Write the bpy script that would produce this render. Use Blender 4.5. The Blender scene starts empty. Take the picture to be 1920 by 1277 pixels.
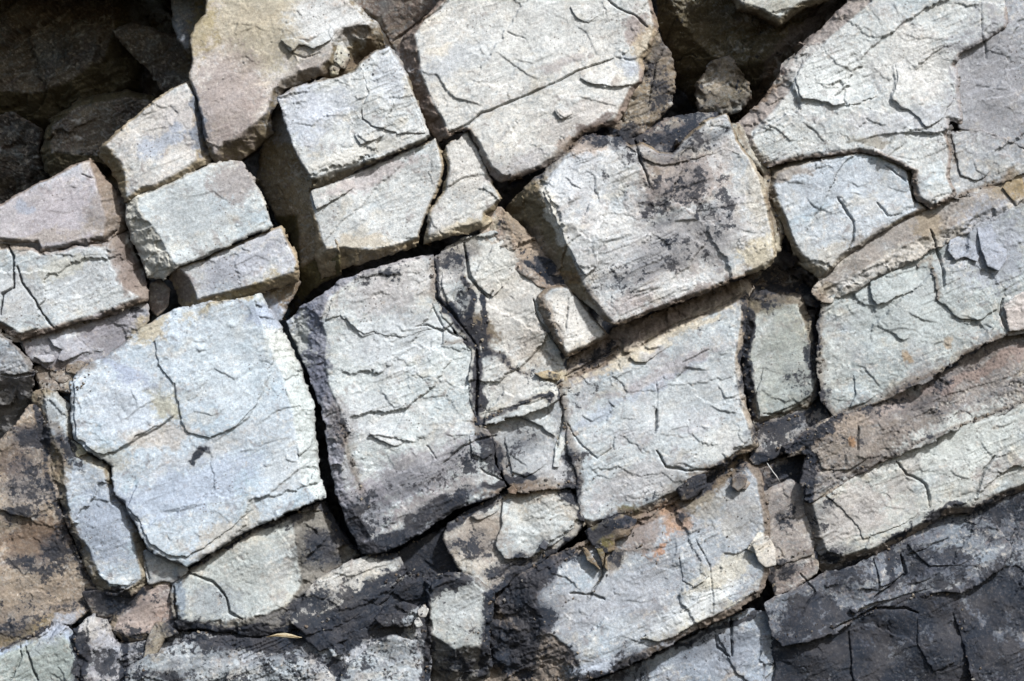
import bpy, math, random
import numpy as np
S = bpy.context.scene
# ------------------------------------------------------------------ camera, light, exposure
PX = 500.0            # photo pixels per metre on the cliff face
CW, CH = 1920, 1277
DIST = 12.0
cd = bpy.data.cameras.new('camera'); cam = bpy.data.objects.new('camera', cd)
S.collection.objects.link(cam); S.camera = cam
cam.location = (0, -DIST, 0); cam.rotation_euler = (math.radians(90), 0, 0)
cd.sensor_width = 36; cd.lens = 36 * DIST / (CW / PX)
cd.clip_start = .1; cd.clip_end = 500
W = bpy.data.worlds.new('World'); S.world = W; W.use_nodes = True
wn = W.node_tree.nodes; wl = W.node_tree.links
LX, LY, LZ = 0.62, 1.0, 1.05                  # direction to the sun: right, towards the camera, up
el = math.atan2(LZ, math.hypot(LX, LY)); az = math.atan2(LX, -LY)
sky = wn.new('ShaderNodeTexSky'); sky.sky_type = 'NISHITA'; sky.sun_disc = False
sky.sun_elevation = el; sky.sun_rotation = az; sky.dust_density = 2.5; sky.air_density = 1.2
wl.new(sky.outputs[0], wn['Background'].inputs[0]); wn['Background'].inputs[1].default_value = 0.10
sd_ = bpy.data.lights.new('sun', 'SUN'); sun = bpy.data.objects.new('sun', sd_)
S.collection.objects.link(sun)
sd_.energy = 3.75; sd_.angle = math.radians(2.5); sd_.color = (1.0, .97, .935)
from mathutils import Vector
sun.rotation_euler = Vector((LX, -LY, LZ)).to_track_quat('Z', 'Y').to_euler()
sun.location = (3, -6, 6)
S.view_settings.view_transform = 'Standard'; S.view_settings.look = 'None'
S.view_settings.exposure = 1.03; S.view_settings.gamma = 1
SP = 1.75              # grid spacing of the rock surfaces in photo pixels

# ------------------------------------------------------------------ noise
_r = np.random.RandomState(7)
PERM = _r.permutation(4096).astype(np.int64)
GA = _r.rand(4096) * 2 * np.pi
GX, GY = np.cos(GA).astype(np.float32), np.sin(GA).astype(np.float32)
def hsh(i, j, s): return PERM[(PERM[(PERM[i & 4095] + j) & 4095] + s * 131) & 4095]
def perlin(x, y, s=0):
    i = np.floor(x).astype(np.int64); j = np.floor(y).astype(np.int64)
    fx = x - i; fy = y - j
    def g(a, b):
        k = hsh(i + a, j + b, s); return GX[k] * (fx - a) + GY[k] * (fy - b)
    u = fx * fx * fx * (fx * (fx * 6 - 15) + 10); v = fy * fy * fy * (fy * (fy * 6 - 15) + 10)
    a = g(0, 0); b = g(1, 0); c = g(0, 1); d = g(1, 1)
    a = a + u * (b - a); c = c + u * (d - c)
    return (a + v * (c - a)) * 1.5
def fbm(u, v, sc, o=4, s=0, rough=.5):
    t = 0; a = 1; n = 0
    x = u / sc; y = v / sc
    for k in range(o):
        t = t + a * perlin(x + k * 7.3, y - k * 3.1, s + k * 17); n += a; a *= rough
        x, y = (x * .8 - y * .6) * 2.0, (x * .6 + y * .8) * 2.0
    return t / n ** .7
def sstep(a, b, x):
    t = np.clip((x - a) / (b - a), 0, 1); return t * t * (3 - 2 * t)
CB, SB = math.cos(math.radians(-24)), math.sin(math.radians(-24))   # bedding runs up to the right
def bed(u, v): return u * CB + v * SB, -u * SB + v * CB
def cells(u, v, sc, s, an=1.6):
    """random tilted plates: value of the plate of the nearest seed, plus distance to its rim"""
    a, b = bed(u, v); a = a / (sc * an); b = b / sc
    i = np.floor(a).astype(np.int64); j = np.floor(b).astype(np.int64)
    best = np.full(a.shape, 9e9); sec = best.copy(); val = np.zeros_like(a)
    for di in (-1, 0, 1):
        for dj in (-1, 0, 1):
            k = hsh(i + di, j + dj, s)
            px = i + di + .5 + .42 * GX[k]; py = j + dj + .5 + .42 * GY[(k * 7 + 3) & 4095]
            dx = a - px; dy = b - py; d = dx * dx + dy * dy
            hh = GX[(k * 13 + 5) & 4095]; gx = GX[(k * 5 + 1) & 4095]; gy = GY[(k * 11 + 9) & 4095]
            pv = hh + (dx * gx + dy * gy) * 1.1
            m = d < best
            sec = np.where(m, best, np.minimum(sec, d)); val = np.where(m, pv, val); best = np.where(m, d, best)
    return val, np.sqrt(sec) - np.sqrt(best)

# ------------------------------------------------------------------ polygons and lines
def poly_sd(P, U, V):
    P = np.asarray(P, float); A = P; B = np.roll(P, -1, 0)
    d2 = np.full(U.shape, 1e12); c = np.zeros(U.shape, bool)
    for (ax, ay), (bx, by) in zip(A, B):
        ex, ey = bx - ax, by - ay; wx, wy = U - ax, V - ay
        t = np.clip((wx * ex + wy * ey) / (ex * ex + ey * ey + 1e-9), 0, 1)
        d2 = np.minimum(d2, (wx - ex * t) ** 2 + (wy - ey * t) ** 2)
        if ay != by: c ^= ((ay > V) != (by > V)) & (U < ex * (V - ay) / ey + ax)
    d = np.sqrt(d2); return np.where(c, d, -d)
def line_q(P, U, V):
    """distance, side and arc position of the nearest point of a polyline"""
    d2 = np.full(U.shape, 1e12); sg = np.zeros(U.shape); sp = np.zeros(U.shape)
    L = [math.hypot(b[0] - a[0], b[1] - a[1]) for a, b in zip(P, P[1:])]; T = sum(L); acc = 0
    for (a, b), l in zip(zip(P, P[1:]), L):
        ex, ey = b[0] - a[0], b[1] - a[1]; wx, wy = U - a[0], V - a[1]
        t = np.clip((wx * ex + wy * ey) / (l * l), 0, 1)
        q = (wx - ex * t) ** 2 + (wy - ey * t) ** 2; m = q < d2
        d2 = np.where(m, q, d2); sg = np.where(m, np.sign(ex * wy - ey * wx), sg); sp = np.where(m, (acc + t * l) / T, sp)
        acc += l
    return np.sqrt(d2), sg, sp
def pts(s):
    v = [float(t) for t in s.replace(',', ' ').split()]; return list(zip(v[0::2], v[1::2]))
def warp(u, v, a=1.0):
    return (u + a * (2.7 * fbm(u, v, 26, 5, 3, .62) + .5 * fbm(u, v, 7, 2, 5)),
            v + a * (2.7 * fbm(u, v, 26, 5, 11, .62) + .5 * fbm(u, v, 7, 2, 13)))

def lin(c):
    c = np.asarray(c, float) / 255; return np.where(c < .04045, c / 12.92, ((c + .055) / 1.055) ** 2.4)
ALB = np.array((.538, .560, .588))            # the palette below is noted as the stone looks in sun; this turns it into base colour

CRACKS = []; LIPS = []; DABS = []; DARKS = []; SEAMS = []
def box(P, pad):
    a = np.asarray(P); return a[:, 0].min() - pad, a[:, 0].max() + pad, a[:, 1].min() - pad, a[:, 1].max() + pad
def crack(s, w=3, d=30): CRACKS.append((pts(s), w * .62, d * .7, box(pts(s), 14)))
def lip(s, dh=5, fall=30): LIPS.append((pts(s), dh * .62, fall * 1.15, box(pts(s), 3 * fall)))        # right-hand side of the line (as drawn) stands proud
def dab(u, v, ru, rv, ang, col, st=.8, rag=.5):
    g = sum(col) / 3; k = .5 if col[2] > col[0] + 8 else .75; col = tuple(g + (x - g) * k for x in col)
    DABS.append((u, v, ru, rv, ang, col, st, rag))
def seam(s, w, st=.9): P = pts(s); SEAMS.append((P, w * .75, st * .95, box(P, 2.5 * w + 14)))
def dark(u, v, ru, rv, ang=0, st=.7): DARKS.append((u, v, ru, rv, ang, st))
def near(P, U, V, pad=40):
    a = np.asarray(P); return not (a[:, 0].max() + pad < U.min() or a[:, 0].min() - pad > U.max() or a[:, 1].max() + pad < V.min() or a[:, 1].min() - pad > V.max())

def surface(b, U, V):
    """relief of the front of block b in pixel units towards the viewer, and how far it is on its side face"""
    P = np.asarray(b['poly']); uc, vc = P.mean(0)
    wu, wv = warp(U, V)
    h = b['h'] + b['gx'] * (U - uc) + b['gy'] * (V - vc)
    side = np.zeros(U.shape)
    for F, k in b['faces']:
        d = np.maximum(0, -poly_sd(F, wu, wv))
        kk = k * (1 + .25 * fbm(U, V, 40, 2, 61))
        h = h - kk * d; side = np.maximum(side, sstep(0, 5, d))
    r = b['rough']; sd = b['seed']
    h = h + 11 * r * fbm(U, V, 150, 2, sd + 1) + 1.1 * r * fbm(U, V, 48, 3, sd + 2)
    w2u = U + 15 * fbm(U, V, 42, 5, sd + 5, .58); w2v = V + 15 * fbm(U, V, 42, 5, sd + 6, .58)
    c1, e1 = cells(w2u, w2v, 62 * b['cs'], sd + 7)
    c2, e2 = cells(w2u, w2v, 24 * b['cs'], sd + 8)
    c0, _ = cells(w2u, w2v, 130 * b['cs'], sd + 70, 1.9); h = h + b['fl'] * 3.2 * c0
    m1 = sstep(-.15, .35, fbm(U, V, 90, 2, sd + 9)); m2 = sstep(-.05, .45, fbm(U, V, 60, 2, sd + 10))
    h = h + b['fl'] * (1.9 * c1 * (.15 + .85 * m1) + .9 * c2 * m2)
    a, bb = bed(w2u, w2v)                                    # shingled flakes: long ramps ending in small cliffs
    q = 2.6 * fbm(a * .75, bb, 55, 3, sd + 12) + .012 * bb
    fr = q - np.floor(q)
    h = h + b['fl'] * 1.1 * (sstep(0, .93, fr) - sstep(.93, 1.0, fr)) * sstep(-.2, .3, fbm(U, V, 70, 2, sd + 14))
    q = 3.1 * fbm(a * .8, bb, 24, 3, sd + 15); fr = q - np.floor(q)
    h = h + b['fl'] * .8 * (sstep(0, .9, fr) - sstep(.9, 1.0, fr)) * sstep(0, .5, fbm(U, V, 50, 2, sd + 16))
    a0, b0 = bed(U + 3 * fbm(U, V, 60, 2, sd + 60), V + 5 * fbm(U, V, 80, 2, sd + 61))      # bedding planes cropping out on the face
    bl = fbm(a0 * .07, b0, 11, 4, sd + 62, .65); mb = sstep(-.1, .45, fbm(a0 * .5, b0, 80, 2, sd + 63))
    h = h + b['fl'] * mb * (1.5 * np.abs(bl) + 1.4 * sstep(.02, .06, bl) - 1.0 * sstep(.34, .38, bl))
    q = 2.4 * fbm(a, bb, 13, 3, sd + 17, .6); fr = q - np.floor(q)
    h = h + b['fl'] * .55 * (sstep(0, .88, fr) - sstep(.88, 1.0, fr)) * sstep(-.1, .4, fbm(U, V, 40, 2, sd + 18))
    rz = .35 + 1.3 * sstep(-.1, .5, fbm(U, V, 75, 3, sd + 24))
    h = h + r * rz * (.6 * fbm(U, V, 12, 3, sd + 20, .6) + .35 * b['grit'] * fbm(U, V, 5, 2, sd + 22))
    h = h + side * (6 * fbm(U, V, 28, 5, sd + 30, .65) + 3 * c2)
    shp = h.shape; h = h.ravel().copy(); Ur, Vr, wur, wvr = U.ravel(), V.ravel(), wu.ravel(), wv.ravel()
    u0, u1, v0, v1 = U.min(), U.max(), V.min(), V.max()
    def sel(B):
        if B[1] < u0 or B[0] > u1 or B[3] < v0 or B[2] > v1: return None
        k = np.nonzero((Ur > B[0]) & (Ur < B[1]) & (Vr > B[2]) & (Vr < B[3]))[0]
        return k if len(k) else None
    for L, w, d, B in CRACKS:
        k = sel(B)
        if k is not None:
            q, _, sp = line_q(L, wur[k], wvr[k])
            w_ = w * (.55 + .9 * np.clip(.5 + fbm(Ur[k], Vr[k], 30, 2, 77), 0, 1)) * (.25 + .75 * np.minimum(1, 9 * np.minimum(sp, 1 - sp)))
            h[k] -= d * (1 - sstep(w_ * .45, w_ * 1.15 + .8, q))
    for L, dh, fall, B in LIPS:
        k = sel(B)
        if k is not None:
            q, sg, sp = line_q(L, wur[k] + 2.4 * fbm(Ur[k], Vr[k], 9, 2, 81), wvr[k])
            e = np.sqrt(np.clip(4 * sp * (1 - sp), 0, 1)) * np.clip((3 * fall - q) / fall, 0, 1)
            h[k] += dh * e * (np.exp(-q / fall) * sstep(-.4, 1.2, sg * q) - .2 * np.exp(-q / (fall * .6)) * sstep(-.4, 1.2, -sg * q))
    h = h.reshape(shp)
    return h, side

def colour(b, U, V, side, sdv):
    s = b['seed']; U0, V0 = U, V
    wu = U + 22 * fbm(U, V, 60, 4, 201, .6); wv = V + 22 * fbm(U, V, 60, 4, 205, .6)
    c = np.broadcast_to(lin(b['col']), U.shape + (3,)).copy()
    def mix(col, m): nonlocal c; c += (lin(col) - c) * np.clip(m, 0, 1)[..., None]
    mix(b['col2'], sstep(-.1, .5, fbm(wu, wv, 70, 4, s + 41)) * .75)
    a, q = bed(wu, wv)
    mix((170, 187, 198), sstep(.05, .6, fbm(a * .6, q, 60, 4, s + 44)) * b['blue'])
    mix((206, 190, 160), sstep(.15, .6, fbm(a * .5, q, 34, 4, s + 47)) * .3 * b['warm'])
    mt = fbm(U0, V0, 11, 4, s + 53, .75); mix((218, 210, 198), sstep(.1, .6, mt) * .55); mix((150, 160, 164), sstep(.1, .6, -mt) * .5)
    mix((226, 228, 226), sstep(.25, .7, fbm(a * .5, q, 16, 4, s + 56, .65)) * .6)
    sl = fbm(a * .05, q, 9, 4, s + 64, .7); mix((150, 152, 152), sstep(.1, .7, sl) * .5); mix((222, 222, 214), sstep(.15, .8, -sl) * .45)
    mix((120, 106, 102), sstep(.25, .6, fbm(wu, wv, 20, 4, s + 50)) * .45)
    mix(b['sidecol'], side * .85)
    for (u, v, ru, rv, ang, col, st, rag) in DABS:
        if u + ru + rv < U.min() - 50 or u - ru - rv > U.max() + 50 or v + ru + rv < V.min() - 50 or v - ru - rv > V.max() + 50: continue
        t = math.radians(ang); dx, dy = wu - u, wv - v
        x = (dx * math.cos(t) + dy * math.sin(t)) / ru; y = (-dx * math.sin(t) + dy * math.cos(t)) / rv
        r = np.sqrt(x * x + y * y) + rag * (fbm(U0, V0, 16, 4, 301, .65) + .5 * fbm(U0, V0, 5, 2, 305))
        mix(col, st * (1 - sstep(.55, 1.1, r)))
    mix((112, 92, 74), b['rim'] * (1 - sstep(0, 7, sdv + 7 * fbm(U, V, 18, 3, 331))) * .8)
    dk = np.full(U.shape, b['dark'])
    for L, w, st, B in SEAMS:
        if B[1] < U.min() or B[0] > U.max() or B[3] < V.min() or B[2] > V.max(): continue
        k = (U > B[0]) & (U < B[1]) & (V > B[2]) & (V < B[3])
        if not k.any(): continue
        qq, _, sp_ = line_q(L, wu[k] * .5 + U[k] * .5, wv[k] * .5 + V[k] * .5)
        t_ = 1 - sstep(w * .2, w * 1.5, qq * (1 + .8 * fbm(U[k], V[k], 20, 3, 351)))
        c[k] += (lin((116, 100, 84)) - c[k]) * (t_ * .6 * (1 - sstep(880, 980, V[k]) * .8))[:, None]
        dk[k] = np.maximum(dk[k], st * t_)
    for (u, v, ru, rv, ang, st) in DARKS:
        t = math.radians(ang); dx, dy = wu - u, wv - v
        x = (dx * math.cos(t) + dy * math.sin(t)) / ru; y = (-dx * math.sin(t) + dy * math.cos(t)) / rv
        r = np.sqrt(x * x + y * y)
        dk = np.maximum(dk, st * (1 - sstep(.25, 1.25, r)))
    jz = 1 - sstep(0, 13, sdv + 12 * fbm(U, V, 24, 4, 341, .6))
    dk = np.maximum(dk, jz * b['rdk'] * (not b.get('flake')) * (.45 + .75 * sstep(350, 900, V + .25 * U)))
    return c * ALB, dk

# ------------------------------------------------------------------ material
def stone_material():
    m = bpy.data.materials.new('weathered_stone'); m.use_nodes = True
    n = m.node_tree.nodes; l = m.node_tree.links; bs = n['Principled BSDF']
    bs.inputs['Roughness'].default_value = .82; bs.inputs['Specular IOR Level'].default_value = .16
    geo = n.new('ShaderNodeNewGeometry'); pos = geo.outputs['Position']
    at = n.new('ShaderNodeAttribute'); at.attribute_name = 'tone'
    ad = n.new('ShaderNodeAttribute'); ad.attribute_name = 'crust'
    def noise(sc, det=6, rough=.6, vec=None, w=0):
        t = n.new('ShaderNodeTexNoise'); t.inputs['Scale'].default_value = sc; t.inputs['Detail'].default_value = det
        t.inputs['Roughness'].default_value = rough; l.new(vec or pos, t.inputs['Vector']); return t.outputs['Fac']
    def mp(x, a, b, c, d, st='LINEAR'):
        t = n.new('ShaderNodeMapRange'); t.interpolation_type = st
        for i, q in enumerate((a, b, c, d)): t.inputs[i + 1].default_value = q
        l.new(x, t.inputs[0]); return t.outputs[0]
    def mth(op, a, b):
        t = n.new('ShaderNodeMath'); t.operation = op
        for i, q in enumerate((a, b)):
            if isinstance(q, (int, float)): t.inputs[i].default_value = q
            else: l.new(q, t.inputs[i])
        return t.outputs[0]
    def mixc(a, b, f, mode='MIX'):
        t = n.new('ShaderNodeMix'); t.data_type = 'RGBA'; t.blend_type = mode
        for i, q in ((6, a), (7, b), (0, f)):
            if isinstance(q, tuple): t.inputs[i].default_value = q
            elif isinstance(q, (int, float)): t.inputs[i].default_value = q
            else: l.new(q, t.inputs[i])
        return t.outputs[2]
    mpn = n.new('ShaderNodeMapping'); mpn.inputs['Rotation'].default_value = (0, math.radians(24), 0)
    l.new(pos, mpn.inputs['Vector'])
    mp2 = n.new('ShaderNodeMapping'); mp2.inputs['Scale'].default_value = (.35, 1, 1.6)
    l.new(mpn.outputs[0], mp2.inputs['Vector']); lay = mp2.outputs[0]
    fine = noise(95, 5, .7); mid = noise(26, 6, .65); streak = noise(22, 6, .7, lay); grain = noise(330, 3, .7)
    c = at.outputs['Color']
    def grey(x): 
        t = n.new('ShaderNodeCombineColor')
        for i in range(3): l.new(x, t.inputs[i])
        return t.outputs[0]
    c = mixc(c, grey(mp(fine, .3, .7, .68, 1.26)), 1.0, 'MULTIPLY')
    c = mixc(c, grey(mp(streak, .3, .7, .84, 1.14)), 1.0, 'MULTIPLY')
    c = mixc(c, grey(mp(grain, .3, .7, .74, 1.22)), 1.0, 'MULTIPLY')
    c = mixc(c, (.30, .255, .215, 1), mp(mid, .6, .75, 0, .4, 'SMOOTHSTEP'))
    c = mixc(c, (.50, .50, .48, 1), mp(noise(48, 6, .7), .62, .74, 0, .5, 'SMOOTHSTEP'))
    film = mp(mth('ADD', ad.outputs['Fac'], mp(noise(7, 6, .6, lay), .3, .7, -.28, .28)), .28, .92, 0, .95)
    c = mixc(c, (.024, .029, .042, 1), film)
    vo = n.new('ShaderNodeTexVoronoi'); vo.inputs['Scale'].default_value = 62; l.new(pos, vo.inputs['Vector'])
    dots = mth('MULTIPLY', mp(vo.outputs['Distance'], .12, .22, 1, 0), mp(noise(5, 4), .5, .62, 0, .85))
    c = mixc(c, (.055, .045, .042, 1), dots)
    # black crust: the painted density decides how much of the speckle pattern is covered
    k = mth('ADD', mth('MULTIPLY', noise(17, 9, .68), .62), mth('MULTIPLY', noise(75, 5, .6), .38))
    k = mp(k, .34, .66, 0, 1)
    cov = mth('SUBTRACT', mth('ADD', ad.outputs['Fac'], k), 1.0)
    cov = mp(cov, -.04, .16, 0, 1, 'SMOOTHSTEP')
    cr = mixc((.023, .024, .029, 1), (.009, .013, .021, 1), mp(noise(9, 4), .4, .6, 0, 1))
    cr = mixc(cr, (.062, .060, .062, 1), mp(fine, .52, .72, 0, .8))
    c = mixc(c, cr, mth('MULTIPLY', cov, .93))
    l.new(c, bs.inputs['Base Color'])
    hgt = mth('ADD', mth('MULTIPLY', noise(60, 8, .72), .55), mth('MULTIPLY', noise(230, 5, .7), .28))
    hgt = mth('ADD', hgt, mth('MULTIPLY', noise(40, 7, .7, lay), .5))
    bp = n.new('ShaderNodeBump'); bp.inputs['Distance'].default_value = .0065; l.new(mp(noise(3.5, 5, .65), .36, .62, .22, .85), bp.inputs['Strength'])
    l.new(hgt, bp.inputs['Height']); l.new(bp.outputs[0], bs.inputs['Normal'])
    return m
STONE = stone_material()

# ------------------------------------------------------------------ mesh
def world(U, V, H, h0):
    s = (DIST - h0 / PX) / DIST
    return np.stack([(U - CW / 2) / PX * s, -H / PX, (CH / 2 - V) / PX * s], -1)
def build(name, b, poly, hf, back, rnd, parent=None, sp=SP):
    P = np.asarray(poly); pad = 14
    nu = int((np.ptp(P[:, 0]) + 2 * pad) / sp) + 2; nv = int((np.ptp(P[:, 1]) + 2 * pad) / sp) + 2
    g0, g1 = P[:, 0].min() - pad, P[:, 1].min() - pad
    U, V = np.meshgrid(g0 + np.arange(nu) * sp, g1 + np.arange(nv) * sp)
    wu, wv = warp(U, V); ck, _ = cells(U + 5 * fbm(U, V, 16, 2, 431), V + 5 * fbm(U, V, 16, 2, 433), 15, 437, 1.5); cj, _ = cells(U, V, 7, 439, 1.3)
    jag = (1.5 * ck + .35 * cj) * (1 if parent is None else .7) * min(1, max(0, (min(np.ptp(P[:, 0]), np.ptp(P[:, 1])) - 40) / 60))
    sd = poly_sd(P, wu, wv) + b.get('grow', 0) * (parent is None) + jag
    ctr = (sd[:-1, :-1] + sd[1:, :-1] + sd[:-1, 1:] + sd[1:, 1:]) / 4 > 0
    idx = np.arange(nu * nv).reshape(nv, nu)
    q = np.stack([idx[:-1, :-1], idx[1:, :-1], idx[1:, 1:], idx[:-1, 1:]], -1)[ctr]      # counter-clockwise seen from the viewer
    if len(q) < 4: return None
    gv, gu = np.gradient(sd, sp); gn = np.hypot(gu, gv) + 1e-6
    E = np.concatenate([q[:, [0, 1]], q[:, [1, 2]], q[:, [2, 3]], q[:, [3, 0]]])
    key = E[:, 0] * (nu * nv) + E[:, 1]; rev = E[:, 1] * (nu * nv) + E[:, 0]
    bd = E[~np.isin(key, rev)]
    bv = np.unique(bd)
    Uf, Vf, sf = U.ravel().copy(), V.ravel().copy(), sd.ravel().copy()
    guf, gvf = (gu / gn).ravel(), (gv / gn).ravel()
    step = np.clip(sf[bv] / np.maximum(gn.ravel()[bv], .4), -sp, sp)
    Uf[bv] -= guf[bv] * step; Vf[bv] -= gvf[bv] * step; sf[bv] = 0
    used = np.unique(q); rm = np.full(nu * nv, -1); rm[used] = np.arange(len(used))
    q = rm[q]; bd = rm[bd]; bvl = rm[bv]
    u, v, s = Uf[used], Vf[used], np.maximum(sf[used], 0); gx, gy = guf[used], gvf[used]
    h, side = hf(u, v)
    rr = rnd * np.clip(1 + 2.4 * fbm(u, v, 26, 3, 91), .3, 4.2)
    t = np.clip(1 - s / rr, 0, 1)
    h = h - rr * .8 * (1 - np.sqrt(np.clip(1 - t * t, 0, 1)))
    c, dk = colour(b, u, v, side, s)
    n0 = len(u); UU, VV, HH, CC, DD = [u], [v], [h], [c], [dk]; quads = [q]
    prev = bvl; rows = (5, 12, 22, 36, 55, 90, 1e9) if back > 100 else (5, 1e9)
    hb = h[bvl]; base = n0; mp_ = np.full(n0, -1); mp_[bvl] = np.arange(len(bvl))
    for k, r in enumerate(rows):
        hk = hb - np.minimum(r, back)
        ins = 1.2 + min(k, 1.5) * 3.2 * (1.1 + fbm(u[bvl], v[bvl], 26, 3, 95)) + min(k, 1) * 4.5 * fbm(u[bvl] + v[bvl], hk * 1.3 + .3 * v[bvl], 20, 3, 97) * (len(rows) > 2) + .03 * np.minimum(r, back)
        UU.append(u[bvl] + gx[bvl] * ins); VV.append(v[bvl] + gy[bvl] * ins); HH.append(hk)
        CC.append(c[bvl] * .0 + (.45 * lin(b['sidecol']) + .55 * lin((140, 125, 108))) * ALB); DD.append(dk[bvl])
        a0 = bd[:, 0] if k == 0 else base - len(bvl) + mp_[bd[:, 0]]
        a1 = bd[:, 1] if k == 0 else base - len(bvl) + mp_[bd[:, 1]]
        quads.append(np.stack([a1, a0, base + mp_[bd[:, 0]], base + mp_[bd[:, 1]]], -1)); base += len(bvl)
    u, v, h = np.concatenate(UU), np.concatenate(VV), np.concatenate(HH)
    co = world(u, v, h, b['h']); Q = np.concatenate(quads); C = np.concatenate(CC); D = np.concatenate(DD)
    org = np.array([co[:n0, 0].mean(), co[:n0, 1].mean(), co[:n0, 2].mean()])
    me = bpy.data.meshes.new(name); me.vertices.add(len(co)); me.loops.add(Q.size); me.polygons.add(len(Q))
    me.vertices.foreach_set('co', (co - org).astype(np.float32).ravel())
    me.loops.foreach_set('vertex_index', Q.astype(np.int32).ravel())
    me.polygons.foreach_set('loop_start', np.arange(0, Q.size, 4, dtype=np.int32))
    me.polygons.foreach_set('use_smooth', np.arange(len(Q)) < len(quads[0]))
    me.update(calc_edges=True)
    a = me.attributes.new('tone', 'FLOAT_COLOR', 'POINT'); a.data.foreach_set('color', np.concatenate([np.clip(C, 0, 1), np.ones((len(C), 1))], 1).astype(np.float32).ravel())
    a = me.attributes.new('crust', 'FLOAT', 'POINT'); a.data.foreach_set('value', D.astype(np.float32))
    me.materials.append(STONE)
    o = bpy.data.objects.new(name, me); S.collection.objects.link(o)
    if parent is not None:
        o.parent = parent; o.location = Vector(org) - parent.location
    else: o.location = Vector(org)
    return o
TOTAL = 0; SEED = 0
LIGHT, CREAM, LILAC, BLUE, BROWN, OLIVE, GREY = (200, 206, 206), (208, 206, 199), (180, 182, 180), (176, 190, 206), (150, 132, 114), (120, 112, 88), (170, 170, 168)
def rock(name, label, outline, h=0, gx=0, gy=0, face=None, k=1.4, faces=None, col=LIGHT, col2=LILAC, side=(150, 136, 114), blue=.35, warm=1, dk=0,
         rough=1, fl=1, cs=1, grow=4, grit=1, rnd=1.4, rim=.32, flakes=(), back=150, rdk=.24, cat='rock', group='jointed rocks of the cliff face', sp=SP, kind=None):
    global TOTAL, SEED
    SEED += 1
    fl *= (.7, 1.15, .85, 1.3, .6, 1.0)[SEED % 6]; rough *= (1, .85, 1.2)[SEED % 3]
    fs = [(pts(f), kk) for f, kk in (faces or [])]
    if face: fs.append((pts(face), k))
    b = dict(poly=pts(outline), h=h, gx=gx, gy=gy, faces=fs, col=col, col2=col2, sidecol=side, blue=blue, warm=warm, dark=dk,
             rough=rough, fl=fl, cs=cs, grit=grit, seed=SEED * 97, rim=rim, grow=grow, rdk=rdk)
    o = build(name, b, b['poly'], lambda u, v: surface(b, u, v), back, rnd, None, sp)
    if kind: o['kind'] = kind
    else:
        o['label'] = label; o['category'] = cat
        if group: o['group'] = group
    for f in flakes:
        P, dh = pts(f[0]), f[1]; t = f[2] if len(f) > 2 else (0, 0); cc = f[3] if len(f) > 3 else None
        fb = dict(b); fb['flake'] = True; fb['rim'] = 0
        if cc: fb['col'] = cc
        m = np.asarray(P).mean(0)
        def hf(u, v, P=P, dh=dh, t=t, m=m):
            h0, s0 = surface(b, u, v)
            fa = f[4] if len(f) > 4 else -45; fx, fy = math.cos(math.radians(fa)), math.sin(math.radians(fa))
            ext = max((p[0] - m[0]) * fx + (p[1] - m[1]) * fy for p in P)
            pr = ((u - m[0]) * fx + (v - m[1]) * fy) / ext + .5 * fbm(u, v, 40, 3, 405)
            return h0 + dh * np.clip(.5 - .85 * pr, -.9, 1) + t[0] * (u - m[0]) + t[1] * (v - m[1]) + .6 * fbm(u, v, 18, 3, 401), s0
        A_ = np.asarray(P); big = np.ptp(A_[:, 0]) * np.ptp(A_[:, 1]) > 9000
        build('surface_layer' if big else 'flake', fb, P, hf, dh + 12, min(1.4, dh * .25), o, sp)
    TOTAL += len(o.data.vertices)
    return o
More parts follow.
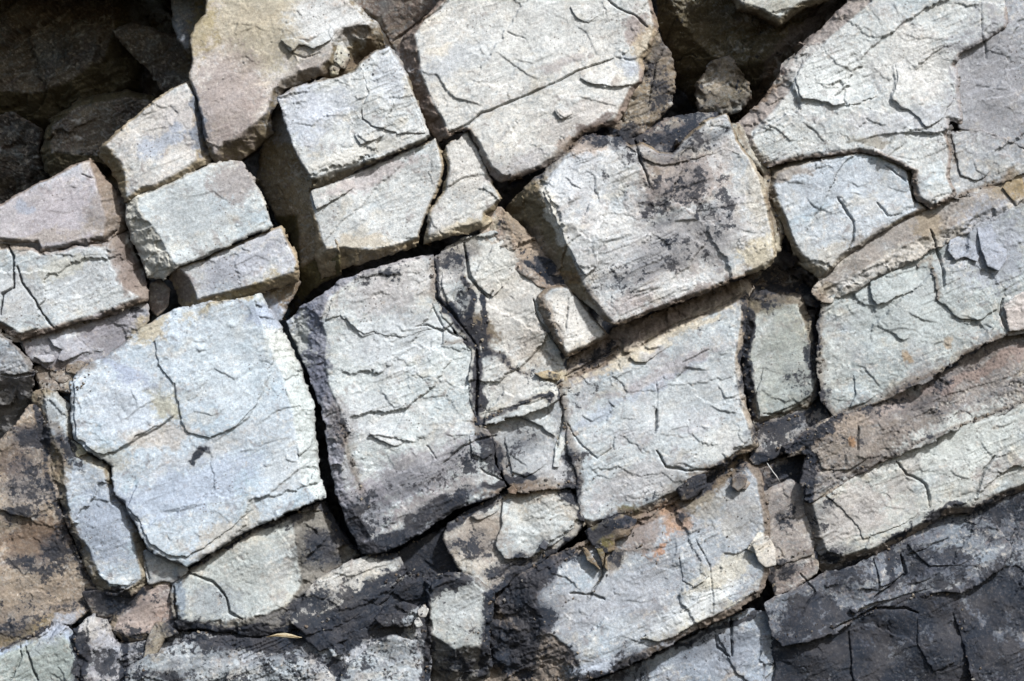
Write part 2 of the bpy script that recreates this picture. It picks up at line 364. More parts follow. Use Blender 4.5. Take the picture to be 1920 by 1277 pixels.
# ------------------------------------------------------------------ hairline cracks inside blocks
for s, w, d in [
 ('840,250 880,232 900,215 960,190 1020,165 1090,130 1150,110', 2.2, 16), ('735,75 790,40 830,10 850,-20', 3, 14),
 ('10,457 25,480 26,540 5,552 2,590', 3, 25), ('32,500 40,530 60,555 82,592 100,614', 2.4, 20),
 ('1130,-10 1160,15 1190,28 1215,50', 3, 16), ('1265,40 1230,120 1215,200', 2, 12), ('1190,262 1200,300 1212,330 1218,345', 3, 18),
 ('1060,620 1064,580 1066,560', 1.6, 10), ('1165,795 1170,760 1232,780 1232,720', .1, .1), ('1232,715 1232,745 1231,770', 1.2, 6), ('1231,768 1230,790 1228,812', 3.4, 18),
 ('1055,780 1050,810 1045,840', 3, 14), ('1230,845 1250,875 1290,882 1340,880', 3.4, 18), ('1060,790 1090,835 1120,860 1148,840 1152,820', 1.6, 7),
 ('1336,1150 1334,1090 1330,1060 1305,1012', 1.6, 8), ('1135,1125 1110,1115 1068,1112', 3, 14), ('1135,1040 1130,1080 1100,1130', 3, 16),
 ('1370,1155 1372,1230', 3, 20), ('1340,1190 1345,1215 1370,1232', 2.4, 12),
 ('350,1072 400,1092 425,1120 430,1150 455,1160', 3, 18), ('325,1100 332,1160', 3, 16), ('270,1040 280,1090', 2, 10),
 ('1680,865 1700,890 1735,905 1745,950', 3, 16),  ('1830,930 1845,880 1865,855', 2.6, 14), ('1605,845 1608,800', 3, 12),
 ('1840,0 1842,60 1850,110', 1.6, 6), ('1660,310 1700,340', 2, 8), ('1570,370 1600,415 1600,450 1590,470', 2.6, 14), ('1645,380 1665,405 1690,400', 2, 10),
 ('500,1140 560,1150', .1, .1), ('600,960 570,965 545,960 520,975', 3.2, 20), ('900,880 950,905 940,925', 2, 8), ('830,870 870,835 930,815', 2.6, 12),
 ('815,490 818,560 850,590 895,650', 2.4, 10), ('870,455 880,520 915,560 925,545', 3, 16), ('893,655 895,720 893,780', 4, 22), ('895,780 940,768 1000,755 1035,740', 1.6, 6),
 ('810,570 830,615 875,640', 2, 8), ('850,605 830,622 800,610 780,612', 2.4, 10), ('1330,655 1310,665 1280,680', 1.6, 8), ('1160,650 1090,690 1060,705', 2.6, 16),
 ('1400,545 1320,590 1260,610 1200,650', 1.8, 10), ('1000,560 1010,600 1040,640 1058,665', 3, 16), ('170,1100 215,1112 250,1095', 2, 10),
 ('20,1277 40,1230 35,1205', 2.5, 12), ('45,1210 60,1250 70,1277', 3, 14), ('1640,1120 1700,1075 1690,1040', 3.4, 18), 
 ('1560,1180 1640,1140 1700,1140 1720,1150', 3, 18),   
 ('1780,1010 1700,1045', 2.6, 10),    
 ('1500,1075 1530,1110 1500,1150', 2, 10), ('0,702 30,706 62,700', 3, 14), ('170,450 195,452 215,432', 3, 20), ('820,860 800,835', 1.5, 6), ('1745,430 1765,490 1770,540', 3.4, 16),
 ('1880,560 1875,590 1890,620', 3, 14),   ('1430,775 1470,778 1510,757', 2, 10),
 ('540,95 570,110 600,100', 1.6, 6), ('150,325 175,335', 1.6, 6), ('950,60 985,72', 1.6, 6)]: crack(s, w, d)
# lips of spalled layers: drawn right to left, the stone above the line stands proud
for s, dh, fall in [
 ('685,85 678,125 688,160 680,200 678,225 700,240 725,215 765,210', 6, 26), ('650,215 610,218 585,235 545,230', 4, 20), ('722,258 690,268 665,250', 5, 14),
 ('905,200 880,190 855,185 835,165 820,140 800,140', 7, 26), ('1215,150 1190,158 1150,165 1130,165 1085,150', 6, 22), ('1120,105 1100,60 1075,45', 3, 24), ('1205,105 1180,112 1150,105', 6, 20),
 ('1080,215 1060,225 1040,205', 6, 14), ('960,200 958,240 975,280', 4, 20), ('1010,150 990,140 960,120 930,95', 4, 30), ('1040,100 1000,120 960,110', 3, 24), ('1160,200 1120,190 1080,180', 4, 20),
 ('1605,195 1560,200 1530,190 1500,190 1490,170 1490,145', 8, 30), ('1575,165 1550,165 1525,155', 4, 18), ('1600,135 1570,120 1550,100 1543,85', 4, 20), ('1705,205 1685,200 1670,185 1680,150 1675,120', 8, 30),
 ('1720,215 1700,235 1730,250', 4, 20), ('1790,255 1740,250 1690,248 1640,255 1600,268', 7, 22), ('1500,265 1480,265 1455,240 1430,235', 6, 16), ('1545,268 1530,250 1505,230', 5, 16), ('1640,60 1620,50 1600,70', 3, 20),
 ('1780,75 1740,70 1700,75 1680,60', 3, 20), ('1750,110 1720,130 1700,110', 3, 18), ('1510,345 1480,342 1460,335', 4, 14), ('1560,400 1530,390 1510,370', 4, 20), ('1640,340 1610,350 1590,340', 3, 16), ('1740,330 1700,360 1660,350', 3, 20),
 ('1880,60 1860,90 1830,110', 4, 30), ('1900,110 1870,100 1840,90', 3, 20), ('1890,170 1860,165 1830,160', 3, 20), ('1850,330 1830,320 1825,300', 4, 16),
 ('770,830 740,820 700,815 690,818', 9, 16), ('700,625 680,632 655,610 645,590', 7, 18), ('855,625 840,620 800,615', 5, 20), ('755,635 740,625 720,630', 4, 14), ('815,705 790,708 775,695', 5, 16), ('760,760 740,765 725,750 715,735', 4, 16),
 ('840,740 810,745 790,750', 4, 14), ('700,720 680,735 650,740', 3, 18), ('870,720 850,725 830,710', 3, 16), ('745,700 720,712 690,720', 3, 20), ('620,800 590,790', 1, 10),
 ('455,705 440,712 400,690 380,700', 4, 24), ('520,610 510,680 500,720 470,780 400,830', 9, 36), ('575,780 560,760 520,770 480,800', 5, 26), ('330,690 325,730 325,780 300,800 245,830 215,850', 9, 24), ('300,745 270,760 230,790', 4, 20),
 ('430,760 400,780 360,770', 4, 20), ('540,820 500,830 470,850', 3, 20), ('590,860 560,880 500,930 470,945', 7, 26), ('410,900 370,945 300,960', 4, 26), ('240,950 230,945 200,940 170,935', 6, 16), ('460,620 470,590 460,570', 3, 20), ('385,945 345,955 310,960', 4, 16),
 ('180,255 140,262', 1, 10), ('1115,540 1100,560', 1, 10), ('1325,695 1290,690 1270,705', 6, 16), ('1240,650 1215,655 1200,640', 9, 12), ('1165,680 1150,665 1115,680 1095,695', 6, 14), ('1160,750 1150,765 1140,750', 5, 14),
 ('1380,745 1360,745 1345,720', 5, 18), ('1370,790 1380,775 1350,770 1330,760', 5, 20), ('1290,800 1260,805 1240,830', 4, 20), ('1180,640 1160,650', 1, 10), ('1130,780 1110,790 1090,780', 5, 14), ('1030,820 1015,800 975,780 945,790', 9, 20), ('990,880 970,860 950,850', 4, 18),
 ('1750,505 1730,500 1700,510 1665,520 1640,510', 4, 18), ('1760,605 1730,600 1700,585', 5, 16), ('1720,620 1690,615 1640,625', 3, 16), ('1650,725 1620,690 1605,685', 5, 20), ('1770,640 1750,645 1740,680', 4, 16), ('1600,590 1585,570', 3, 14), ('1850,620 1830,600 1800,590', 4, 18),
 ('1150,900 1120,890 1100,870', 3, 16), ('1215,930 1190,935 1170,925', 3, 16), ('1090,1110 1060,1080 1030,1075', 6, 18), ('1260,1060 1270,1030 1265,1010', 6, 20), ('1240,1120 1200,1130 1160,1125', 3, 20), ('1420,1010 1400,1030 1380,1040 1355,1035', 8, 16),
 ('1230,1215 1190,1200 1160,1190', 4, 16), ('1425,1110 1330,1135 1250,1180', 2, 20), ('1310,880 1280,870 1260,870', 4, 14), ('740,1055 700,1065 660,1080 625,1075', 6, 18), ('560,1150 520,1135 480,1150', 3, 20),
 ('330,235 300,240 260,250', 3, 20), ('355,290 330,300 280,320', 3, 18), ('310,200 290,210 260,215', 3, 16), ('480,120 460,105 440,110', 3, 16), ('560,120 545,90 520,80', 6, 16), ('500,60 480,50 450,60', 3, 20), ('610,60 580,75 545,75', 4, 20),
 ('150,390 120,400 80,395', 2, 20), ('170,555 130,565 80,575', 2, 20), ('420,450 400,470 360,480', 2, 16), ('430,380 400,360 350,370', 3, 24), ('510,490 480,480 440,500', 3, 20),
 ('1180,440 1130,455 1110,440', 4, 18), ('1095,300 1075,290 1060,270', 3, 20), ('1090,355 1070,345 1060,330', 6, 12), ('1310,412 1290,412 1265,415', 7, 12), ('1350,330 1300,345 1230,370', 4, 20), ('1420,380 1370,385 1290,400', 4, 16), ('1240,340 1200,350', 4, 12), ('1430,440 1380,430', 3, 14),
 ('1120,500 1108,455 1100,440', 3, 20), ('1240,540 1200,545 1170,550', 4, 16), ('1900,850 1860,860 1840,830', 3, 20), ('1820,900 1790,890 1780,880', 4, 16), ('1700,955 1660,950 1650,930', 3, 16),
 ('1850,660 1810,680 1760,700', 5, 20), ('1900,700 1850,720 1780,740 1700,775', 6, 20), ('1760,760 1700,790 1640,810', 5, 20), ('1900,1000 1860,1020', 4, 16), ('1780,1060 1740,1085 1690,1100', 6, 16), ('1560,1110 1520,1130', 4, 16)]: lip(s, dh, fall)

for s, w, st in [('815,490 818,560 850,590 895,650', 12, .9), ('895,650 896,720 893,790 905,830', 11, 1.0), ('840,575 870,600 900,630 915,660', 18, .85), ('870,520 885,560 880,610', 10, .9), ('905,560 912,600 900,640', 9, .9), ('925,660 960,690 990,700', 10, .6), ('840,640 870,640 895,660', 9, .9),
 ('1050,715 1062,790 1080,850 1085,930', 13, .85), ('955,915 1020,905 1085,905', 12, .95), ('900,790 940,770 1035,742', 9, .7), ('905,800 935,850 950,900', 22, .9), ('840,985 900,950 955,918', 12, .95),
 ('930,1110 980,1075 1062,1032 1122,1000 1202,962 1272,920 1342,882 1402,850', 22, .95), ('1085,960 1100,1000 1130,1030 1150,1060', 14, .8), ('1150,1060 1110,1110 1040,1140', 10, .5), ('1185,1000 1200,1030 1180,1050', 8, .6),
 ('1060,680 1100,655 1150,615', 10, .8), ('1085,700 1130,680 1160,655 1180,665', 8, .9), ('1140,610 1232,588 1404,528', 8, .6), ('990,495 1030,525 1080,520', 12, .95), ('1020,560 1045,620 1058,665', 8, .7), ('1100,540 1140,610', 10, .8),
 ('1540,560 1535,640 1540,750 1570,780', 13, .95), ('1535,555 1500,540 1430,545', 18, .8), ('1400,560 1396,680 1412,780', 16, .95), ('1425,800 1480,785 1540,755', 10, .9), ('1550,790 1640,757 1760,695 1850,642 1920,620', 7, .8), ('1430,860 1470,850 1520,815 1550,800', 18, .9), ('1520,850 1515,900 1510,940', 16, .95),
 ('1525,960 1530,1040 1560,1070', 13, .8), ('1600,885 1740,822 1920,752', 5, .45), ('1440,915 1440,1050 1450,1110', 8, .8), ('1450,1045 1520,1035', 8, .8), ('1560,1075 1692,1005 1762,962 1870,932 1920,915', 7, .9), ('1670,1015 1668,1100', 13, .95), ('1600,1155 1700,1122 1790,1108', 9, .9), ('1790,1115 1830,1290', 22, 1.0), ('1460,1200 1600,1150', 16, .95),
 ('1720,500 1745,485 1760,560', 6, .4), ('1780,245 1790,300', 6, .5), ('1700,405 1790,372 1860,345', 5, .5), ('1860,345 1880,330 1900,320', 10, .7), ('1444,314 1500,300 1610,285', 7, .5), ('1715,325 1715,370', 8, .5), ('1436,300 1450,400 1490,500', 8, .6),
 ('1185,262 1260,262 1300,235', 18, .9), ('1205,300 1230,330', 12, .6), ('1380,230 1400,280', 7, .7), ('960,340 1040,300 1080,265', 12, .85), ('1090,255 1130,240 1170,250', 12, .9), ('600,136 650,120 700,90', 8, .5), ('640,60 680,60 690,90 655,115', 14, .75),
 ('60,700 110,690 170,690', 14, .7), ('45,640 180,600 275,562', 5, .5), ('70,740 85,860 120,1000 160,1080 210,1115', 11, .7), ('80,790 110,800 125,850 110,880', 12, .95), ('325,1090 400,1040 480,990 600,945', 6, .7), ('170,1110 210,1120 265,1110', 16, .9), ('600,948 625,990 668,1040', 10, .9), ('325,1170 420,1185 560,1180 650,1130 750,1072 840,1075', 16, 1.0),
 ('920,1110 915,1180 905,1277', 13, 1.0), ('1000,1277 1080,1277 1150,1260 1430,1140', 9, .8), ('930,1120 1000,1150 1040,1190 1080,1220', 24, .7), ('235,1200 228,1277', 15, 1.0), ('140,1180 150,1277', 13, 1.0), ('790,1100 800,1200 800,1277', 14, .9), ('0,1222 100,1172', 6, .8), ('690,1040 740,1040 800,1005', 9, .9), ('640,800 660,870 690,950', 10, .3)]: seam(s, w, st)
_q = random.Random(5)
for _ in range(760):
    u, v = _q.uniform(-20, 1940), _q.uniform(-20, 1290); a = math.radians(_q.choice((200, 205, 210, 150, 120, 100, 240)) + _q.uniform(-30, 30)); L = _q.choice((5, 7, 9, 13, 20, 30)) * _q.uniform(.8, 1.3); P = [(u, v)]
    for _k in range(_q.randint(2, 4)):
        u += L * .5 * math.cos(a); v -= L * .5 * math.sin(a); P.append((u, v)); a += _q.uniform(-1.0, 1.0)
    f_ = _q.uniform(3, 11); LIPS.append((P, _q.uniform(.5, 1) ** 2 * 3.2, f_, box(P, 3 * f_)))
# ------------------------------------------------------------------ colour of the stone: bedding bands, iron stain, lichen; some painted shade and edge light
Bl, Bn, Cr, Dg, Lt = (150, 170, 200), (118, 98, 84), (214, 200, 176), (104, 100, 98), (222, 224, 220)
for d in [
 (480, 40, 130, 110, 40, (176, 164, 132), .7), (430, 190, 70, 120, 10, (158, 142, 136), .7), (620, 40, 90, 50, 0, (205, 207, 205), .8), (380, 60, 30, 60, 10, (170, 150, 96), .6), (560, 150, 60, 30, -30, (186, 176, 170), .5),
 (350, 225, 60, 60, 0, (186, 178, 176), .5), (300, 270, 60, 24, -20, Bl, .7), (370, 220, 14, 70, -8, (118, 134, 158), .9), (215, 320, 22, 50, -35, (150, 128, 88), .9),
 (60, 395, 120, 40, -24, (176, 170, 172), .8), (120, 420, 90, 60, -10, (172, 164, 168), .7), (190, 400, 30, 60, 0, (140, 126, 112), .5), (860, 470, 60, 26, -15, (140, 126, 110), .6), (1000, 640, 30, 50, 0, (160, 140, 116), .5), (1100, 700, 60, 16, -25, (136, 118, 104), .6), (960, 910, 90, 20, -15, (120, 102, 88), .7), (640, 1010, 60, 30, 0, (118, 106, 98), .6), (45, 390, 30, 12, 0, Bl, .6), (60, 450, 160, 16, -10, (182, 168, 150), .5),
 (140, 520, 120, 60, -20, (188, 198, 206), .5), (235, 500, 28, 70, -10, (136, 118, 108), .8), (30, 550, 60, 60, 0, (170, 172, 176), .4), (120, 500, 60, 20, -20, (190, 184, 160), .5), (200, 620, 60, 40, 0, (150, 146, 152), .7), (120, 650, 60, 30, -10, (176, 176, 184), .6),
 (370, 390, 90, 60, -10, (176, 188, 192), .6), (440, 340, 60, 40, -10, (158, 148, 144), .8), (260, 450, 26, 80, -25, (208, 204, 190), .8), (440, 500, 90, 26, -24, (160, 166, 182), .8), (440, 556, 110, 12, -24, (176, 156, 110), .8), (340, 540, 26, 30, 0, (150, 134, 128), .8),
 (560, 220, 60, 60, 0, (186, 196, 214), .7), (610, 200, 60, 50, 0, (184, 194, 212), .5), (730, 140, 40, 50, 0, (182, 192, 206), .6), (700, 330, 110, 18, -24, (186, 170, 168), .6), (660, 290, 120, 24, -20, (214, 208, 194), .6), (670, 455, 90, 14, -8, (202, 186, 158), .7),
 (860, 110, 90, 30, -28, (178, 190, 202), .6), (1000, 60, 170, 80, -24, (206, 208, 204), .5), (1190, 55, 24, 40, 0, (164, 150, 144), .9), (1210, 90, 30, 50, 0, (196, 172, 130), .6), (1055, 115, 60, 16, -30, (150, 136, 134), .5), (1080, 225, 90, 30, -24, (200, 188, 178), .5), (1175, 125, 26, 20, 0, Bl, .5), (970, 310, 90, 22, -24, (168, 160, 160), .5), (1110, 242, 50, 16, -20, (104, 84, 76), .8),
 (880, 300, 40, 60, 0, (210, 204, 194), .5), (870, 430, 80, 16, -15, (204, 190, 160), .8), (820, 420, 30, 30, 0, (196, 196, 196), .4),
 (1245, 130, 30, 80, 0, (120, 102, 80), .5), (1300, 60, 80, 60, 0, (96, 84, 58), .7), (1420, 130, 90, 40, -40, (104, 92, 66), .7), (1480, 90, 90, 18, -43, (132, 116, 104), .8), (1530, 40, 90, 22, -40, (150, 138, 134), .8), (1450, 150, 60, 20, -50, (150, 122, 96), .8), (1475, 130, 12, 8, -40, (176, 112, 80), .7),
 (1000, 420, 60, 90, -20, (126, 112, 80), .5), (1000, 470, 60, 40, 40, (168, 146, 124), .7), (1060, 520, 26, 12, 20, (170, 126, 60), .6), (1080, 330, 70, 60, 0, (200, 210, 220), .5), (1090, 270, 60, 20, -10, (176, 156, 138), .8), (1040, 400, 16, 90, -25, (232, 226, 210), .8), (1280, 340, 90, 60, -10, (156, 136, 124), .7), (1280, 460, 150, 60, -20, (176, 168, 164), .6), (1420, 480, 40, 40, 0, (214, 200, 166), .8), (1180, 570, 50, 26, -20, (160, 146, 142), .6), (1200, 470, 110, 40, -15, (184, 186, 188), .4), (1420, 350, 30, 90, -10, (196, 186, 164), .5),  # the olive flank dab paints its shade, the narrow pale one a lit edge
 (1560, 130, 110, 60, -10, (206, 210, 206), .6), (1720, 120, 80, 90, 0, (210, 206, 198), .6), (1850, 150, 80, 150, 0, (158, 158, 162), .85), (1700, 230, 120, 30, -5, (176, 178, 184), .5), (1560, 340, 110, 60, -10, (178, 194, 210), .6), (1630, 260, 50, 10, -5, (130, 118, 92), .6), (1480, 320, 60, 16, -10, (150, 134, 118), .7), (1560, 480, 60, 26, -20, (198, 190, 172), .6),
 (1700, 430, 180, 26, -25, (158, 150, 142), .7), (1740, 420, 30, 30, 0, (160, 138, 104), .6), (1600, 520, 110, 14, -26, (206, 202, 196), .8), (1545, 540, 20, 20, 0, (150, 134, 110), .8), (1890, 350, 40, 30, 0, (150, 130, 96), .7), (1700, 580, 140, 90, -10, (178, 186, 184), .7), (1860, 460, 80, 90, 0, (152, 160, 176), .8), (1560, 680, 40, 60, 0, (190, 194, 188), .5), (1700, 665, 10, 16, -30, (172, 142, 104), .8), (1780, 640, 14, 14, 0, (172, 142, 104), .6), (1905, 590, 36, 34, 0, (196, 184, 176), .8),
 (1470, 690, 60, 90, 0, (158, 164, 156), .7), (1440, 570, 50, 18, 0, (120, 108, 84), .7), (1750, 720, 260, 40, -24, (120, 108, 102), .6), (1700, 750, 90, 12, -24, (196, 176, 164), .7), (1720, 735, 18, 10, -20, Lt, .9), (1850, 690, 150, 14, -22, (150, 124, 112), .6), (1600, 830, 90, 40, -20, (140, 126, 112), .6), (1580, 800, 60, 14, -20, (180, 160, 140), .6), (1700, 810, 90, 30, -24, (120, 108, 98), .6), (1595, 830, 14, 14, 0, (190, 130, 70), .6),
 (1800, 830, 160, 60, -24, (196, 202, 196), .7), (1600, 960, 90, 50, -24, (186, 176, 168), .7), (1560, 1020, 40, 50, 0, (176, 170, 164), .6), (1690, 900, 60, 20, -60, (176, 166, 158), .5),
 (570, 620, 40, 60, -10, (98, 108, 140), .95), (590, 700, 30, 70, -20, (104, 110, 138), .9), (640, 790, 34, 60, -20, (110, 98, 92), .8), (645, 880, 30, 40, -20, (138, 134, 140), .6), (680, 960, 70, 60, -30, (132, 130, 146), .7), (760, 520, 120, 60, -10, (188, 180, 174), .6), (740, 640, 120, 60, -10, (200, 208, 214), .6), (780, 890, 150, 50, -24, (158, 152, 158), .75), (820, 940, 120, 30, -24, (138, 124, 122), .6), (700, 780, 90, 60, 0, (204, 210, 214), .5), (700, 560, 90, 40, -10, (180, 176, 176), .5),  # the first two dark blue dabs paint the shade of the left-facing flank
 (960, 590, 80, 90, 0, (206, 198, 188), .5), (900, 620, 30, 40, -50, (120, 96, 60), .8), (930, 480, 40, 50, 0, (206, 204, 194), .5), (1040, 695, 30, 16, 0, (190, 170, 128), .8), (1090, 600, 50, 40, 0, (212, 208, 200), .6), (960, 730, 50, 50, 0, (196, 190, 184), .4), (980, 840, 60, 60, 0, (152, 156, 158), .6), (1040, 880, 50, 30, 0, (176, 176, 176), .5),
 (1250, 590, 190, 30, -25, (128, 110, 102), .75), (1130, 655, 90, 20, -30, (140, 126, 118), .7), (1240, 640, 190, 9, -25, (218, 202, 172), .7), (1290, 760, 150, 60, -24, (190, 196, 198), .5), (1200, 740, 190, 8, -26, (160, 178, 204), .6), (1250, 700, 120, 18, -24, (164, 152, 156), .5), (1200, 900, 100, 40, -20, (176, 172, 172), .6), (1350, 830, 70, 30, -24, (208, 210, 204), .6),  # the first two brown grey dabs paint the shadow cast from the block above
 (1180, 960, 30, 20, 0, (110, 104, 52), .9), (1130, 1010, 26, 30, 0, (110, 100, 56), .9), (1150, 1050, 30, 30, 0, (150, 124, 80), .6), (1256, 992, 22, 12, -50, (184, 138, 106), .65, 1.5), (1236, 1028, 18, 10, -50, (190, 130, 86), .75, 1.6), (1270, 970, 30, 40, -50, (190, 146, 112), .7), (1190, 990, 60, 50, -30, (142, 120, 106), .7), (1330, 910, 90, 30, -40, (116, 96, 70), .8), (1390, 960, 40, 60, 0, (158, 156, 152), .6), (1150, 1120, 180, 50, -20, (160, 166, 176), .7), (1350, 1080, 90, 30, -30, (206, 196, 170), .6), (1300, 1140, 120, 22, -26, (206, 214, 216), .7), (1110, 1250, 60, 20, -20, (176, 192, 214), .8), (1330, 950, 40, 30, 0, (150, 140, 120), .5), (1190, 1180, 60, 30, 0, (180, 190, 196), .5),
 (1010, 975, 70, 40, -20, (190, 196, 194), .6), (900, 1000, 60, 50, 0, (150, 132, 116), .6), (960, 1060, 50, 30, -30, (146, 132, 120), .6), (1000, 925, 100, 12, -5, (140, 114, 90), .7),
 (240, 760, 80, 70, 0, (186, 202, 220), .7), (440, 680, 110, 120, 10, (188, 206, 216), .6), (280, 620, 40, 30, -30, (188, 172, 136), .8), (310, 760, 40, 30, 40, (184, 176, 142), .7), (380, 850, 150, 24, -24, (184, 186, 188), .6), (350, 920, 160, 50, -20, (158, 178, 206), .8), (200, 980, 60, 90, 0, (146, 164, 190), .85), (190, 860, 50, 30, 0, (176, 172, 154), .6), (430, 1000, 80, 30, -30, (192, 184, 168), .7), (300, 820, 70, 26, -10, (190, 176, 160), .6), (540, 640, 50, 60, -20, (212, 214, 204), .7), (500, 590, 50, 30, 20, (152, 172, 206), .8), (540, 880, 50, 60, 0, (196, 206, 210), .5), (110, 780, 34, 50, -15, (172, 184, 186), .6), (110, 860, 20, 60, -10, (130, 114, 86), .8), (240, 700, 70, 14, 30, (146, 164, 202), .7),
 (60, 900, 60, 60, 0, (150, 144, 140), .5), (60, 1010, 90, 40, -20, (122, 96, 76), .8), (60, 1120, 110, 60, -20, (152, 134, 114), .6), (20, 870, 60, 30, 0, (100, 84, 76), .7), (50, 1190, 90, 24, -20, (112, 92, 48), .7), (30, 720, 40, 30, 0, (132, 130, 134), .7),
 (440, 1100, 80, 60, -20, (176, 186, 184), .6), (590, 1030, 50, 50, 20, (92, 90, 86), .8), (400, 1130, 60, 40, 0, (150, 164, 176), .6), (270, 1140, 50, 30, -40, (164, 146, 136), .8), (335, 1120, 12, 50, -5, (130, 152, 174), .9), (680, 1070, 50, 16, -24, (190, 186, 178), .7), (300, 1200, 20, 40, 20, (150, 138, 116), .6), (180, 1180, 40, 24, 0, (186, 180, 170), .7), (200, 1210, 26, 34, 0, (160, 166, 184), .7), (100, 1190, 60, 20, -40, (166, 178, 200), .8), (90, 1240, 90, 50, 0, (142, 152, 146), .7),
 (860, 1130, 60, 60, 0, (184, 190, 190), .7), (1340, 1220, 120, 50, -10, (142, 156, 176), .8)]: dab(*d)
for d in [
 (820, 960, 120, 40, -30, .78), (860, 880, 110, 60, -30, .52), (760, 900, 110, 50, -20, .42), (1010, 700, 60, 60, 0, .4), (980, 830, 50, 60, 0, .46), (1100, 740, 50, 50, 0, .44), (1080, 880, 40, 60, 0, .55), (1230, 930, 100, 40, -25, .42), (1120, 665, 70, 18, -30, .6), (700, 520, 90, 20, -15, .5), (850, 480, 60, 24, -10, .66), (960, 1060, 80, 30, -20, .66), (1340, 600, 60, 20, -25, .4), (660, 990, 50, 60, -30, .85), (740, 1015, 110, 26, -20, .95), (700, 960, 60, 50, 0, .5), (920, 850, 34, 60, -20, .8), (895, 740, 16, 70, 0, .72), (890, 620, 40, 40, 0, .55), (870, 560, 30, 40, -20, .55), (860, 500, 30, 50, 0, .5), (830, 900, 90, 60, -20, .42), (950, 905, 90, 14, -15, .85), (1070, 920, 24, 50, -20, .8), (1065, 850, 20, 40, 0, .75), (640, 800, 26, 50, -20, .4), (900, 950, 60, 14, -30, .8), (890, 1030, 60, 40, 0, .6), (800, 1050, 70, 40, -10, 1.05),
 (1300, 345, 90, 50, -20, .62), (1225, 385, 70, 80, -30, .54), (1350, 385, 60, 60, 0, .56), (1320, 420, 40, 70, 0, .5), (1270, 300, 90, 30, 0, .5), (1300, 270, 110, 36, -20, .55), (1190, 290, 40, 30, 20, .55), (1270, 470, 150, 60, -10, .46), (1170, 530, 90, 50, -20, .42), (1130, 330, 60, 40, 0, .3), (1020, 500, 34, 24, 30, .8), (940, 430, 30, 40, 0, .35),
 (1235, 170, 40, 90, -10, .6), (1180, 250, 50, 30, -20, .7), (1120, 255, 60, 20, -20, .6), (1000, 320, 60, 20, -24, .5),
 (1400, 640, 18, 130, 4, .85), (1450, 560, 60, 26, 0, .6), (1525, 640, 20, 90, 5, .7), (1500, 720, 50, 60, 0, .42), (1470, 800, 90, 30, -20, .8), (1430, 830, 30, 30, 0, .6), (1540, 750, 30, 50, 0, .6), (1490, 880, 60, 30, 0, 1.0), (1520, 820, 90, 20, -24, .5), (1440, 590, 30, 60, 0, .4),
 (1700, 740, 260, 30, -24, .46), (1540, 900, 40, 30, 0, .5), (1540, 960, 60, 60, 0, .45), (1570, 1040, 50, 26, -20, .6), (1680, 1000, 40, 14, -30, .8), (1760, 960, 60, 14, -30, .75), (1480, 960, 40, 60, 0, .45), (1470, 1070, 50, 30, 0, .6), (1800, 940, 20, 12, 0, .8),
 (1520, 1150, 100, 60, -20, .8), (1600, 1080, 90, 40, -24, .62), (1620, 1240, 60, 60, 0, .97), (1820, 1210, 70, 100, -20, .95), (1740, 1180, 60, 60, 0, .7), (1560, 1230, 120, 70, 0, .94), (1880, 1120, 120, 130, -30, .78), (1750, 1060, 140, 80, 0, .62), (1900, 1240, 110, 80, 0, .76), (1900, 960, 110, 40, 0, .74), (1640, 1180, 90, 40, 0, .8), (1860, 1170, 60, 40, -50, .86), (1480, 1220, 50, 60, 0, .98),
 (970, 1120, 60, 60, -40, 1.0), (1010, 1080, 70, 40, -40, .9), (960, 1220, 70, 70, 0, .98), (1050, 1230, 60, 30, 0, .5), (1000, 1160, 60, 60, 0, .75), (1060, 1050, 60, 30, -30, .6), (1130, 980, 70, 20, -30, .6), (1330, 900, 90, 24, -40, .7), (1160, 1050, 30, 30, 0, .6), (1270, 950, 40, 30, 0, .5), (1390, 890, 30, 40, 0, .55),
 (680, 1150, 230, 48, -22, 1.1), (560, 1200, 240, 30, -4, 1.08), (420, 1200, 120, 20, 0, .9), (700, 1190, 130, 22, -22, .9), (830, 1090, 70, 20, 0, .95), (340, 1180, 60, 30, 0, .8), (600, 1130, 160, 30, -20, .7), (600, 1020, 50, 60, 20, .7), (640, 1100, 90, 30, -20, .5), (550, 970, 80, 20, -20, .55), (400, 1110, 90, 40, 0, .3), (860, 1250, 50, 40, 0, .7), (640, 1255, 24, 30, 0, .9), (450, 1210, 60, 16, 0, .9), (560, 1250, 200, 50, 0, .4), (300, 1270, 120, 30, 0, .6), (920, 1160, 24, 90, 0, .8), (600, 945, 30, 16, 0, .6),
 (150, 1230, 30, 60, 0, 1.0), (250, 1190, 60, 40, 0, .6), (190, 1240, 50, 40, 0, .6), (130, 1140, 70, 24, -20, .5), (60, 900, 70, 70, 0, .62), (40, 960, 60, 30, 0, .7), (110, 1040, 60, 60, 0, .6), (60, 1060, 90, 40, 0, .6), (130, 850, 30, 60, -20, .6), (30, 1180, 60, 40, 0, .6), (90, 790, 20, 50, 0, .4), (380, 845, 26, 16, -40, .98), (210, 1130, 60, 30, 0, .9), (60, 820, 60, 40, 0, .75), (120, 980, 30, 90, -10, .6),
 (250, 590, 20, 12, 0, .7), (1340, 1210, 150, 60, 0, .4), (1180, 1250, 60, 60, 0, .6), (1110, 1270, 60, 30, 0, .8)]: dark(*d)

